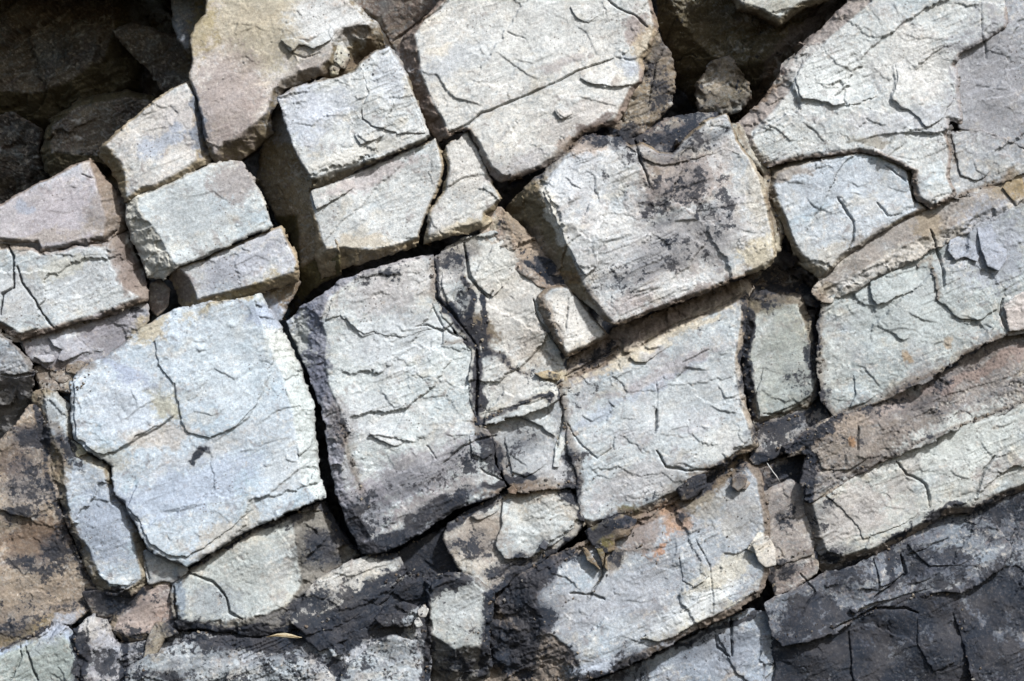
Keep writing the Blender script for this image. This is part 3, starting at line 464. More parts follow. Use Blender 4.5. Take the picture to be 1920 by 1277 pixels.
# ------------------------------------------------------------------ the mass of the cliff behind the blocks
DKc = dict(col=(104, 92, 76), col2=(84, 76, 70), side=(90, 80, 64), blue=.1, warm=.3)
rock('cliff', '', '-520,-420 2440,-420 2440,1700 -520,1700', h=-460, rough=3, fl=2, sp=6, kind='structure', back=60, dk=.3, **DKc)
rock('rock_block', 'unseen brown rock added above the view to shade the dark hollow', '-300,-460 640,-460 640,-170 396,-160 386,-30 200,-26 -300,-30', h=14, sp=5, col=(150, 140, 124), back=340)  # added out of view to keep the sun out of the hollow
# the recess at the top left
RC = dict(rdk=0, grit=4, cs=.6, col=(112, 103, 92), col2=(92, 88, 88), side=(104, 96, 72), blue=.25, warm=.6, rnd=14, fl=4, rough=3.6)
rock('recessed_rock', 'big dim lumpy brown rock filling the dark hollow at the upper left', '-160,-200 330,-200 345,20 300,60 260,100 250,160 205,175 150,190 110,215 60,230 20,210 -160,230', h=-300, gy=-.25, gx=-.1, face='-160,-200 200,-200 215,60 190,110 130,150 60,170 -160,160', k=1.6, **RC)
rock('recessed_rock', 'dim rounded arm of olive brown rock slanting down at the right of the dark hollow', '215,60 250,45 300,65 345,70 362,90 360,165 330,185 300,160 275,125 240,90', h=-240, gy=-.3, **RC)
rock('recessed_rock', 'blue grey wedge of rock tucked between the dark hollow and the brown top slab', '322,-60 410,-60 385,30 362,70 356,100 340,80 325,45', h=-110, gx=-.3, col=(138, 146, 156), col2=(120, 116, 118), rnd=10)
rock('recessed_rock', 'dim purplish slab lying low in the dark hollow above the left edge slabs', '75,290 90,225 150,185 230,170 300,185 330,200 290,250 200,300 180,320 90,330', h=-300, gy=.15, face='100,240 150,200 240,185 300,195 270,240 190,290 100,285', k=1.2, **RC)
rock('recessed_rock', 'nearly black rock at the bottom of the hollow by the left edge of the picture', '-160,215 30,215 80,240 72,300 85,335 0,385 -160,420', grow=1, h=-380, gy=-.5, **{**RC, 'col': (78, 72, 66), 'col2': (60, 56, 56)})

# ------------------------------------------------------------------ the jointed blocks, from the top left to the bottom right
rock('rock_ledge', 'big brownish top slab with yellow lichen and a dark hollow broken into its right end',
 '400,-150 650,-150 655,0 680,22 706,45 718,80 724,94 700,90 668,110 652,130 622,142 600,136 570,147 530,165 520,185 505,215 505,245 475,275 445,300 415,305 396,292 385,240 372,180 358,150 362,110 357,80 365,50 385,25',
 h=10, gy=.12, gx=.05, face='400,-150 650,-150 652,5 672,28 690,45 640,52 622,80 616,112 600,126 560,132 526,150 508,170 500,212 470,238 440,262 420,266 402,286 385,240 372,180 358,150 362,110 357,80 365,50 385,25', k=1.6,
 col=(192, 184, 176), col2=(176, 162, 150), side=(122, 108, 80), blue=.2, flakes=[('525,75 548,72 580,80 612,58 640,38 660,20 668,36 700,60 712,86 690,84 670,44 640,50 622,76 590,92 560,84 545,100', 6, (0, .1), (200, 202, 200))])
rock('pebble', 'upper and larger of two pale pebbles wedged in the hollow below the top slab', '632,86 640,82 650,96 652,112 644,126 632,122 628,104', h=5, gx=-.3, rnd=8, back=20, rough=.5, col=(202, 198, 182), sp=1.4)
rock('pebble', 'lower and smaller of two pale pebbles wedged in the hollow below the top slab', '622,116 630,114 634,124 630,138 622,140 620,128', h=3, rnd=6, back=20, rough=.5, col=(206, 196, 166), sp=1.4)
rock('rock_ledge', 'pale slab with a narrow blue grey right edge, left of the brown top slab',
 '355,153 368,165 378,200 386,240 393,288 386,305 350,320 345,338 310,343 290,352 262,358 237,376 230,360 215,332 203,312 180,292 190,270 215,250 240,230 280,198 320,170',
 h=14, gy=.05, face='346,158 354,175 357,215 362,260 366,300 350,312 320,330 290,345 262,350 240,368 236,340 230,305 200,272 240,234 280,202 320,172', k=1.3, side=(158, 142, 112), col=(204, 200, 194))
rock('rock_ledge', 'smooth lilac grey slab at the left edge below the dark hollow',
 '-160,460 0,386 60,350 130,314 165,298 182,322 205,350 222,375 230,400 226,428 200,448 170,455 138,455 112,466 80,470 74,455 50,450 0,452 -160,456', h=6, gx=-.04, gy=.1,
 face='-160,500 0,390 60,354 130,318 163,303 176,340 186,372 195,410 190,440 150,448 110,460 80,463 74,450 0,445 -160,450', k=1.0, fl=.5, col=(184, 180, 184), col2=(170, 160, 162), side=(140, 122, 104), rnd=7)
rock('rock_block', 'squat pale grey block at the left edge with hairline cracks in its left end',
 '-160,464 0,460 60,468 75,477 112,474 142,463 172,465 202,450 230,436 242,470 262,512 272,560 262,562 215,582 180,592 140,600 100,615 40,634 12,622 0,606 -160,600',
 grow=5, h=4, gx=-.03, face='-160,468 60,472 75,481 112,478 142,467 172,467 195,465 205,500 230,540 256,556 180,586 100,608 40,622 0,600 -160,596', k=1.0, fl=.8, side=(132, 116, 104), col=(194, 198, 198))
rock('rock_block', 'grey block with a broken pale flaky top, under the squat block at the left edge',
 '45,640 100,622 180,598 262,568 274,572 276,600 258,622 235,640 205,665 180,680 150,690 100,692 70,680 50,660', h=-26, gy=-.1, col=(160, 158, 164), col2=(140, 134, 140),
 flakes=[('92,632 120,620 140,622 150,640 180,650 200,654 190,660 160,660 120,678 108,674 118,655 100,648', 8, (0, .1), (178, 180, 186)), ('62,668 100,662 112,668 100,680 80,680', 8, (0, 0), (176, 176, 180))])
rock('rock_block', 'lower left edge block with a pale top and a dark grey lower half', '-160,620 0,630 28,648 50,672 62,700 52,735 64,755 45,785 0,835 -160,880', h=0, gy=-.12,
 face='-160,620 0,632 25,650 45,674 52,696 0,702 -160,706', k=.75, col=(174, 177, 181), side=(122, 118, 114), dk=.25)
rock('rock_block', 'rough brown lichen spotted rock along the lower left edge',
 '-160,890 0,848 48,790 62,770 80,800 90,870 106,960 122,1010 150,1075 172,1105 168,1130 130,1160 95,1168 60,1196 0,1220 -160,1240', grow=12, h=-12, gy=-.06, rough=1.6, fl=1.5, cs=.7, grit=2.2,
 col=(164, 148, 130), col2=(132, 114, 98), side=(112, 98, 80), blue=.1, rnd=10, dk=.3)
for lab, o in [('leftmost small stone of the rubble packed beside the big blue white block', '64,690 92,684 104,700 90,716 70,712'), ('flat small stone in the middle of the rubble packed beside the big blue white block', '96,696 124,690 140,702 118,716 100,712'),
  ('round small stone low in the rubble packed beside the big blue white block', '76,716 98,714 112,728 96,742 78,734'), ('sharp small stone touching the big blue white block in the rubble', '112,716 136,706 146,716 130,734 116,732'), ('topmost small dark stone of the rubble under the flaky grey block', '120,680 150,678 168,688 150,700 128,696')]:
    rock('pebble', lab, o, h=-34, gy=.2, rnd=8, back=30, col=(140, 130, 120), col2=(110, 100, 94), cat='stone', group='small stones of the rubble pocket', sp=1.5)
rock('rock_block', 'pale blue grey block in the second row from the left with a tan left edge',
 '235,382 262,358 292,350 312,346 350,325 386,310 430,300 452,302 466,322 484,350 500,392 511,424 475,440 425,462 370,488 335,500 304,524 272,520 262,492 246,455 232,412',
 grow=1, h=22, gy=.08, face='262,372 312,352 386,314 430,304 452,306 480,350 508,422 425,458 370,484 332,496 318,478 300,440 262,392', k=.8, fl=.6, blue=.6, side=(206, 202, 190), rnd=4)
rock('rock_block', 'long blue grey block with a tan lower lip under the block with tan left edge',
 '335,502 372,492 430,466 482,444 526,424 532,440 546,465 557,492 555,524 520,536 475,548 410,570 380,572 345,582 330,562 318,520 326,500',
 h=10, gy=.0, face='338,505 372,495 430,469 482,447 524,428 542,468 552,492 550,508 470,534 400,552 372,560 356,520', k=1.5, fl=.5, col=(190, 192, 198), side=(170, 150, 116), flakes=[])
rock('rock_block', 'small dark brown block under the right end of the long blue grey block', '480,556 550,522 560,530 540,566 528,596 518,602 505,574 492,560', h=-50, gx=.1, rnd=6, col=(128, 112, 92), col2=(110, 98, 84))
rock('small_rock', 'narrow dim stone standing in the gap left of the long blue grey block', '282,534 300,528 316,545 314,570 296,590 284,578', h=-60, gx=.3, back=40, col=(132, 120, 114), cat='stone', group=None)
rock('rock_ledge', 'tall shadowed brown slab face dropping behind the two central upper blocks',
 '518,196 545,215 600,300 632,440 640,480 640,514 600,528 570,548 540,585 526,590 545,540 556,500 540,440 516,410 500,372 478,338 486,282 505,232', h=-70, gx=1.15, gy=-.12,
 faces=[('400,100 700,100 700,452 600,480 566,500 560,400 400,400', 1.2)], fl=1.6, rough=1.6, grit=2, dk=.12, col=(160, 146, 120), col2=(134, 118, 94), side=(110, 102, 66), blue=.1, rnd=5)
rock('rock_block', 'upper central block, pale with a blue tint, its thin overhanging bottom edge in shade',
 '520,182 560,162 600,150 622,146 642,140 665,130 690,100 706,92 727,88 745,104 762,140 775,170 790,212 808,256 742,287 690,308 640,334 606,352 580,362 583,336 560,300 538,248',
 grow=1, h=40, gx=.03, gy=.08, face='522,184 560,165 600,154 642,144 668,134 693,104 727,90 758,140 788,212 805,252 742,282 680,303 645,316 585,332 562,298 541,246', k=1.6, side=(118, 104, 76), col=(208, 210, 208),
 flakes=[('690,104 727,94 756,140 784,212 800,250 745,250 700,236 682,224 678,205 690,180 686,150 674,125', 4, (0, .02)), ('664,252 690,246 712,262 690,266 676,272', 5)])
rock('rock_block', 'pale block with a slanting raised strip, below the upper central block',
 '584,350 640,335 690,314 742,292 800,268 816,258 828,280 833,310 822,355 803,392 788,430 784,458 742,474 700,486 660,498 625,512 600,520 588,480 590,420 580,395 579,365',
 grow=1, h=20, gx=.02, gy=.05, face='586,356 640,337 690,316 742,294 800,271 815,262 827,310 816,355 797,392 780,444 742,458 690,466 645,462 612,468 600,430 592,395 584,372', k=1.4, side=(168, 148, 114), col=(206, 208, 206),
 flakes=[('583,358 625,343 690,318 712,330 668,348 640,368 606,386 594,392', 7, (0, .05), (206, 204, 198))])
rock('rock_block', 'narrow upright pale block beside the dark crack, under the largest top slab',
 '836,272 860,260 875,246 882,262 900,285 918,330 940,376 926,392 908,402 924,410 905,426 880,437 850,440 812,450 793,458 797,430 806,396 832,358 840,312 833,290',
 grow=1, h=26, gy=.05, gx=-.06, face='838,275 874,250 898,287 914,330 935,374 905,395 900,415 850,428 806,440 812,396 838,358 846,312', k=1.3, side=(170, 152, 118), col=(210, 208, 202))
rock('rock_block', 'largest pale slab at the top centre, crossed by a thin slanting crack',
 '790,-150 1210,-150 1218,0 1232,45 1224,75 1218,95 1205,105 1203,150 1186,168 1175,195 1160,226 1140,232 1092,250 1075,268 1060,288 1020,312 962,334 940,338 920,322 905,286 884,240 870,238 840,250 822,262 806,240 790,205 770,165 745,125 742,95 755,72 775,52 790,38 830,0',
 h=34, gy=.06, face='800,-150 1205,-150 1212,0 1224,45 1212,88 1196,105 1194,150 1176,165 1166,190 1150,222 1092,240 1068,262 1052,284 1014,308 962,326 942,328 924,312 908,282 886,238 868,236 843,245 832,222 812,190 794,145 786,100 780,64 800,36 840,0', k=1.1, side=(136, 116, 102), col=(210, 208, 202), blue=.25,
 flakes=[('1150,108 1196,104 1200,120 1180,160 1150,162 1110,158 1086,148 1100,138', 4, (0, .04)), ('1038,208 1058,196 1078,212 1052,226', 7), ('1068,10 1118,6 1122,30 1104,44 1080,34', 4)])
rock('rock_block', 'knobbly dark stained rock bulging right of the largest top slab',
 '1215,30 1236,72 1256,102 1264,140 1260,192 1240,216 1202,250 1172,268 1132,262 1140,236 1165,224 1178,190 1192,164 1208,140', h=-20, gx=-.15, gy=-.1, rough=1.8, fl=1.4, grit=2, rnd=14, col=(140, 126, 106), col2=(112, 98, 86), blue=.1, dk=.35)
rock('rock_block', 'dim brown rocks above the gap between the top slab and the largest pale slab', '652,-150 840,-150 836,0 806,22 778,46 760,66 746,92 736,84 724,62 704,34 680,16 658,-2', h=-34, gy=-.25, gx=.1, col=(142, 126, 116), col2=(118, 104, 92), rnd=9, rough=1.6)
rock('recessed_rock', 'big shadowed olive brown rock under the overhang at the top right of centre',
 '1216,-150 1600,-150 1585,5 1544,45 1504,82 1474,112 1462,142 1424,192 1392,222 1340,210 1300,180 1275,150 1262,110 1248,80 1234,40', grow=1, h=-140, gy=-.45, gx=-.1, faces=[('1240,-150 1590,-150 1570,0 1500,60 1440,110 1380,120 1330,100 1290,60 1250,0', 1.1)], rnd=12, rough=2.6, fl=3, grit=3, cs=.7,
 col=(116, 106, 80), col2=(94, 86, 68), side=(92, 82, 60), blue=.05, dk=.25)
rock('rock_block', 'small pale ledge jutting out over the shadowed olive rock at the top edge', '1230,-420 1640,-420 1606,-160 1575,-40 1560,-5 1500,15 1462,42 1424,24 1386,12 1362,-30 1240,-40', h=-10, gy=.1, face='1240,-420 1620,-420 1568,-40 1550,-12 1496,6 1460,32 1426,16 1392,4 1366,-40', k=1.5, rnd=5, col=(186, 184, 172), side=(120, 108, 84))  # upper part out of view is lengthened to shade the olive rock below
rock('small_rock', 'rounded dim stone sitting in the dark gap below the olive rock', '1308,160 1336,116 1366,108 1396,142 1406,180 1384,208 1340,218 1314,206', h=-120, gx=.2, gy=-.12, rnd=22, back=80, rough=1.8, col=(134, 124, 108), col2=(112, 102, 92), dk=.3, cat='stone', group=None)
rock('rock_block', 'dark stained shelf of rock behind the notched top of the stained central block', '1180,262 1210,250 1250,222 1290,216 1345,212 1350,240 1300,290 1230,300 1190,288', h=-34, gy=.3, rnd=10, dk=.6, col=(132, 118, 108))
rock('rock_block', 'most protruding block, black grey stain on its front and a brown left flank',
 '1090,258 1112,250 1165,256 1180,276 1205,266 1235,285 1262,288 1280,262 1300,240 1330,222 1364,212 1374,236 1384,262 1404,288 1430,332 1446,392 1452,430 1456,482 1440,502 1402,514 1370,528 1300,556 1232,582 1190,600 1150,611 1136,602 1118,580 1092,562 1060,540 1030,520 996,490 960,455 932,425 940,398 960,372 990,346 1012,325 1035,308 1062,286',
 grow=1, h=66, gy=.05, gx=.0, face='1094,262 1112,254 1165,260 1180,280 1205,272 1235,290 1262,292 1284,268 1330,228 1362,216 1378,262 1398,292 1420,332 1434,392 1442,430 1448,480 1436,494 1370,520 1300,548 1232,574 1190,592 1152,604 1132,582 1112,560 1098,535 1082,500 1066,462 1050,432 1032,398 1014,356 1030,335 1065,292', k=1.25, side=(138, 120, 88), col=(200, 200, 198), col2=(170, 165, 163), rough=1.3, fl=1.3, rnd=2,
 flakes=[('1030,336 1068,296 1120,282 1165,300 1200,345 1180,372 1140,385 1125,430 1120,500 1100,520 1080,492 1052,432 1018,358', 4, (-.02, .03), (214, 214, 212)), ('1175,272 1205,275 1240,292 1262,296 1286,272 1345,228 1362,222 1376,262 1396,292 1360,282 1300,300 1240,310 1210,300', 5, (0, .03), (200, 194, 184))])
rock('rock_block', 'pinkish brown broken rock under the brown flank of the most protruding block', '898,408 935,396 965,425 990,446 1020,474 1050,500 1084,514 1078,534 1046,540 1018,530 985,508 948,476 915,446', h=16, gy=.2, gx=.1, rough=2, fl=1.8, grit=2, grow=10, rnd=5, col=(190, 172, 156), col2=(160, 140, 122), side=(120, 104, 80), blue=0, dk=.25)
rock('rock_block', 'huge pale slab filling the top right, with shallow curved flakes',
 '1612,-150 1900,-150 1888,40 1882,52 1802,98 1788,120 1797,142 1796,185 1802,228 1774,222 1772,250 1782,292 1776,330 1790,364 1748,388 1722,374 1714,346 1720,322 1652,288 1610,282 1556,288 1500,296 1440,309 1412,290 1396,262 1382,234 1416,206 1442,176 1462,145 1474,128 1504,94 1544,50 1596,5',
 h=27, gy=.04, gx=-.01, face='1660,-150 1895,-150 1880,46 1796,96 1782,120 1790,142 1790,185 1796,222 1770,218 1766,250 1776,292 1770,330 1784,360 1748,382 1728,370 1720,346 1724,318 1652,282 1610,277 1556,282 1500,290 1444,302 1424,284 1410,250 1440,222 1486,170 1492,142 1530,100 1560,70 1640,0', k=.7, side=(150, 138, 130), col=(198, 201, 199), col2=(184, 182, 180), warm=.6,
 flakes=[('1490,146 1510,110 1552,88 1600,100 1640,140 1650,180 1604,194 1560,198 1530,188 1502,188', 4, (0, .03)), ('1680,120 1720,100 1780,116 1788,142 1788,190 1765,222 1738,240 1706,206 1688,202 1672,186 1684,150', 5, (0, .02)), ('1650,290 1690,296 1714,300 1716,322 1690,308', 7)])
rock('rock_ledge', 'grey recessed slab in the top right corner, stepped back from the huge pale slab', '1880,-150 2080,-150 2080,310 1920,272 1870,255 1832,242 1802,238 1799,185 1796,142 1786,120 1800,98 1880,50', grow=5.5, h=8, gx=.06, col=(160, 162, 166), col2=(148, 146, 150), side=(140, 134, 128))
rock('rock_block', 'small grey block with a notched corner, under the crack in the top right corner', '1774,250 1800,252 1832,246 1870,260 1920,278 2080,318 2080,240 2080,260 1920,320 1870,342 1832,362 1792,368 1778,335 1784,290', grow=5.5, h=4, gy=-.02, col=(168, 170, 172),
 flakes=[('1782,250 1826,256 1850,268 1868,300 1850,330 1830,340 1800,330 1790,290', 5)])
rock('rock_ledge', 'rounded grey strip of rock between the stained central block and the blue tinted block', '1372,236 1384,236 1402,268 1440,318 1450,352 1458,398 1470,440 1460,470 1440,440 1436,330 1396,285', h=24, gx=-.5, rnd=8, col=(170, 162, 142), col2=(158, 150, 134))
rock('rock_block', 'blue tinted block under the huge pale slab, with a tan point at the bottom',
 '1444,314 1500,301 1556,293 1610,287 1646,292 1706,322 1710,346 1716,378 1738,392 1700,406 1642,440 1610,462 1576,486 1546,517 1530,512 1508,498 1492,470 1474,424 1456,392 1440,350',
 h=22, gy=.02, face='1462,326 1500,312 1556,300 1610,291 1646,296 1700,324 1704,346 1710,376 1728,392 1700,400 1640,434 1608,456 1574,478 1548,504 1510,480 1494,458 1480,422 1468,390 1452,350', k=1.1, col=(192, 198, 203),  side=(164, 152, 128), blue=.7,
 flakes=[('1652,292 1700,288 1718,306 1716,326 1690,312', 8, (0, 0), (196, 194, 186))])
rock('rock_ledge', 'long narrow tan band of bedding running up to the right edge', '1532,545 1546,520 1612,466 1702,408 1790,374 1860,346 1920,322 2080,262 2080,330 1920,384 1850,414 1790,442 1730,470 1690,492 1640,512 1600,540 1556,560 1536,556',
 grow=8, h=6, gy=.1, face='1536,545 1550,523 1612,470 1702,412 1790,378 1860,350 1920,326 2080,266 2080,322 1920,368 1850,394 1720,448 1640,488 1580,524', k=.35, col=(156, 148, 140), col2=(142, 132, 124), side=(196, 190, 180),
 flakes=[('1890,330 1920,322 1922,372 1908,386 1880,352', 6, (0, 0), (160, 140, 106))])
rock('rock_block', 'large grey green block at the right with stepped plates near its top',
 '1552,566 1602,545 1642,516 1692,497 1732,475 1790,448 1850,420 1920,390 2080,336 2080,600 1960,612 1920,618 1876,625 1842,640 1800,662 1770,682 1740,706 1682,730 1632,754 1600,770 1572,776 1558,764 1546,748 1540,700 1540,602',
 grow=8, h=0, gy=.02, col=(172, 178, 176), col2=(160, 162, 163), side=(130, 116, 100),
 flakes=[('1632,530 1690,500 1720,485 1742,500 1730,535 1705,548 1642,574 1634,556', 8, (0, .02)), ('1748,492 1776,480 1830,490 1860,520 1870,580 1840,600 1800,598 1756,560 1752,520 1746,508', 6, (.04, 0)), ('1782,448 1830,432 1836,470 1832,492 1806,482 1790,490 1776,472', 12, (0, .05), (164, 170, 182)), ('1832,428 1872,412 1890,440 1886,488 1870,508 1848,500 1838,470', 14, (0, .05), (166, 174, 190)), ('1880,575 1900,556 1935,540 2040,530 2040,600 1935,616 1890,624 1886,600', 10, (0, 0), (198, 190, 184)), ('1600,700 1640,712 1652,735 1620,755 1592,765 1604,740', 5)])
rock('rock_block', 'upright grey green block with black lichen along both sides, right of centre', '1412,565 1442,548 1500,556 1512,598 1526,650 1533,738 1500,764 1452,786 1420,800 1414,760 1398,700 1394,640 1404,590', grow=8, h=-22, gx=.02, gy=.04, face='1420,590 1450,570 1494,574 1506,610 1518,660 1524,732 1500,754 1450,774 1424,784 1420,740 1408,700 1408,640', k=.8, col=(170, 174, 166), side=(120, 108, 92), rnd=6, dk=.15,
 flakes=[('1432,690 1470,668 1490,660 1524,690 1526,732 1500,756 1450,776 1424,782 1418,740', 4)])
rock('rock_block', 'low mottled black and grey block under the upright grey green block', '1424,806 1480,786 1536,758 1550,790 1502,816 1462,842 1432,858 1416,862', grow=10, h=-30, gy=.1, col=(160, 152, 146), dk=.5)
rock('rock_block', 'dark brown ledge deep in the gap below the right corner of the stained central block', '1400,520 1450,500 1490,520 1540,560 1535,580 1500,560 1440,552 1405,566', h=-70, gy=.2, col=(110, 94, 78), dk=.5, rnd=8)
rock('rock_block', 'dark brown recessed rock behind the dry grass blade, right of the orange stained slab', '1405,850 1440,840 1500,820 1530,850 1525,905 1500,930 1470,915 1430,930 1410,890', h=-46, gy=.1, rough=1.8, fl=1.6, grow=6, col=(122, 108, 96), col2=(104, 92, 84), dk=.5)
rock('rock_ledge', 'long reddish brown crumbly band crossing the right side of the cliff',
 '1548,792 1602,776 1642,758 1702,730 1762,696 1802,668 1850,644 1900,630 1960,620 2080,606 2080,700 1920,752 1880,772 1800,792 1740,822 1640,862 1600,886 1545,925 1512,925 1504,900 1520,850 1500,842 1480,848 1510,816', grow=8, h=-4, gy=.15, rough=2.2, fl=1.6, cs=.6, grit=2.4, col=(138, 131, 126), col2=(112, 106, 102), side=(110, 96, 84), blue=.1, dk=.3, rnd=7,
 flakes=[('1530,850 1600,812 1640,808 1636,850 1590,880 1540,880', 6, (0, 0), (152, 144, 136)), ('1508,905 1540,884 1600,884 1560,912 1518,945 1506,940', 5, (0, 0), (140, 136, 134))])
rock('rock_ledge', 'long pale slab slanting up to the right edge above the black lower rocks',
 '1516,940 1560,916 1602,890 1642,866 1742,826 1802,796 1882,776 1920,756 2080,704 2080,860 1920,914 1870,932 1822,956 1762,960 1732,986 1692,1006 1642,1036 1582,1066 1550,1072 1532,1048 1526,992 1520,962',
 grow=8, h=8, gy=.03, gx=0, face='1524,944 1560,922 1602,896 1642,872 1742,831 1802,801 1882,781 1920,761 2080,709 2080,852 1920,906 1870,924 1820,948 1760,952 1728,978 1690,998 1640,1024 1578,1040 1552,1034 1540,1000', k=1.3, col=(186, 188, 182), col2=(170, 166, 162), side=(130, 118, 108),
 flakes=[('1545,925 1600,896 1660,868 1700,890 1736,906 1740,950 1690,985 1620,1010 1600,975', 3, (0, 0))])
rock('rock_block', 'grey pentagonal block between the orange stained slab and the long pale slab', '1436,926 1480,906 1500,914 1502,950 1522,978 1526,1002 1518,1034 1490,1042 1464,1052 1450,1040 1444,990', grow=8, h=-12, gx=.04, col=(164, 156, 150), col2=(146, 138, 134))
rock('rock_block', 'short brown block with a pale patch directly under the grey pentagonal block', '1450,1062 1500,1040 1526,1038 1526,1070 1482,1102 1458,1110 1446,1080', grow=8, h=-24, gy=-.1, col=(156, 144, 138), dk=.2)
BK = dict(col=(112, 117, 126), col2=(92, 92, 98), side=(96, 92, 90), blue=.25, warm=.4)
rock('rock_block', 'blackened angular block with grey ridges, below the right end of the long pale slab',
 '1440,1135 1500,1105 1552,1080 1600,1070 1652,1042 1702,1014 1742,990 1792,968 1858,978 1892,1030 1872,1064 1802,1104 1770,1100 1692,1120 1602,1150 1562,1180 1470,1202 1456,1190', grow=8, h=-4, gy=.16, rough=2, fl=1.6, dk=.42,
 flakes=[('1592,1140 1640,1120 1700,1098 1760,1060 1775,1090 1740,1104 1690,1116 1640,1128 1600,1148', 9, (0, .1)), ('1640,1045 1690,1020 1700,1060 1680,1090 1650,1100', 7), ('1700,1020 1780,985 1840,990 1870,1020 1800,1060 1740,1060', 6)], **BK)
rock('rock_block', 'black and rusty rock in the bottom right corner of the picture', '1800,968 1880,944 1930,924 2080,870 2080,1400 1860,1400 1830,1280 1806,1180 1790,1122 1872,1072 1900,1030 1866,985', grow=8, h=-16, gy=.1, rough=2.2, fl=1.6, dk=.5, flakes=[], **BK)
rock('rock_block', 'nearly black streaked face along the bottom, left of the bottom right corner', '1456,1206 1562,1186 1604,1156 1700,1126 1784,1110 1796,1150 1820,1260 1850,1400 1430,1400 1462,1262', grow=8, h=-10, gy=-.02, rough=1.8, fl=1.3, dk=.78,
 flakes=[('1590,1180 1650,1160 1690,1170 1700,1277 1660,1340 1600,1300', 6), ('1720,1160 1775,1150 1790,1240 1750,1260 1720,1210', 5)], **BK)
rock('rock_ledge', 'large orange stained slab at the lower centre right with a cream lower edge',
 '930,1112 980,1078 1062,1034 1122,1004 1202,964 1272,924 1342,886 1402,854 1420,866 1432,912 1442,982 1440,1062 1426,1110 1382,1142 1332,1166 1262,1202 1202,1232 1150,1256 1088,1274 1060,1300 1040,1400 900,1400 905,1240 918,1180 912,1140',
 h=16, gy=.12, face='1010,1090 1062,1054 1122,1030 1202,990 1272,960 1342,920 1402,880 1418,900 1430,982 1432,1058 1420,1102 1376,1132 1326,1156 1256,1190 1196,1220 1145,1246 1092,1262 1078,1220 1030,1180 1010,1130', k=.55, col=(158, 164, 170), col2=(142, 142, 146), side=(120, 106, 92),
 flakes=[('1240,1170 1300,1130 1335,1085 1365,1050 1412,1035 1428,1100 1380,1134 1326,1160 1280,1182 1262,1192 1240,1200 1195,1198', 6, (0, .05), (210, 206, 190)), ('1265,1010 1300,1000 1320,1010 1326,1060 1330,1080 1300,1100 1280,1090 1275,1050', 5, (.1, 0)), ('1400,1030 1412,1010 1438,985 1440,1010 1422,1040', 12, (0, 0), (204, 200, 188)), ('1372,890 1400,878 1414,900 1400,918 1378,916', 10, (0, 0), (160, 144, 126))])
rock('small_rock', 'bright thin chip leaning on the right edge of the orange stained slab', '1412,1020 1438,1008 1450,1030 1452,1056 1436,1060 1424,1050', h=24, gx=-.1, back=20, rnd=2, col=(212, 206, 196), cat='stone', group=None, sp=1.5)
rock('rock_block', 'blue grey speckled block at the bottom edge under the orange stained slab', '1092,1286 1152,1268 1212,1238 1302,1194 1402,1146 1448,1152 1462,1190 1466,1240 1440,1400 1050,1400', h=-26, gy=.0, rough=1.3, fl=1.2, col=(152, 162, 174), col2=(150, 150, 154), dk=.2, side=(110, 104, 98), rnd=7,
 flakes=[('1345,1190 1392,1160 1440,1158 1456,1200 1455,1250 1420,1290 1380,1260', 5), ('1200,1262 1250,1236 1256,1330 1210,1340', 4)])
rock('rock_block', 'central right block with a shaded upper ledge under the stained central block',
 '1156,618 1232,590 1302,564 1372,534 1404,526 1410,540 1400,560 1395,602 1384,682 1394,760 1412,812 1420,836 1382,852 1342,880 1282,920 1202,962 1132,984 1110,990 1092,962 1086,902 1082,872 1070,850 1064,800 1058,760 1056,716 1060,684 1100,660 1136,638',
 grow=6, h=8, gy=.02, faces=[('1066,714 1110,700 1140,688 1200,656 1260,626 1330,594 1402,560 1430,560 1430,900 1100,1000 1060,900 1050,760', .5), ('1040,600 1380,500 1392,560 1386,602 1374,682 1386,760 1404,812 1408,832 1382,844 1342,870 1282,910 1202,950 1132,972 1112,975 1040,960', 1.0)], col=(190, 196, 198), col2=(174, 172, 175), side=(166, 152, 134), rnd=4,
 flakes=[('1180,668 1228,645 1270,632 1262,648 1240,660 1214,678 1190,680', 6, (0, 0), (212, 206, 192))])
rock('rock_block', 'big central left block with a blue grey left flank beside the long black crack',
 '531,602 560,572 600,552 640,520 700,498 762,482 815,470 818,500 822,535 840,586 854,620 892,655 892,700 890,760 896,786 916,800 932,830 932,870 956,914 930,934 850,962 800,998 740,1032 700,1044 672,1040 650,990 628,930 612,860 606,800 590,742 570,692 545,642',
 grow=-3, h=12, gy=.02, face='604,600 620,560 660,528 710,508 762,494 812,484 812,535 832,586 846,620 884,660 884,700 882,762 888,790 910,806 924,832 924,872 944,910 925,926 850,950 800,984 740,1022 700,1015 668,960 650,920 640,880 650,850 650,800 632,750 618,720 612,690 616,640', k=.48, col=(200, 206, 205), col2=(184, 184, 182), side=(140, 140, 150), rnd=2, rim=.05, rdk=.03,
 flakes=[('622,560 662,532 712,512 812,488 812,535 832,586 846,618 810,616 760,632 720,628 700,622 682,628 656,608 640,590 612,600', 3, (0, 0)), ('690,812 720,812 772,828 740,836 712,826', 8, (0, 0), (206, 208, 206)), ('880,815 910,820 926,850 905,862 885,850', 6)])
rock('rock_block', 'fractured pale block in the very centre with brown seams',
 '818,488 866,455 905,446 926,440 948,464 992,502 1028,528 1048,538 1020,545 1004,566 1012,600 1040,640 1056,668 1052,708 1030,712 1042,746 1000,762 940,780 900,792 888,740 888,700 892,655 862,618 838,590 818,545', grow=9, h=12, gy=.04, rough=1.4, fl=1.4, col=(202, 203, 198), col2=(190, 186, 178), rnd=4, dk=.05, rim=.1, rdk=.1,
 flakes=[('828,500 850,488 858,520 850,560 870,580 862,600 840,570 830,540', 6), ('872,470 905,456 925,500 940,540 925,556 905,545 885,520', 6)])
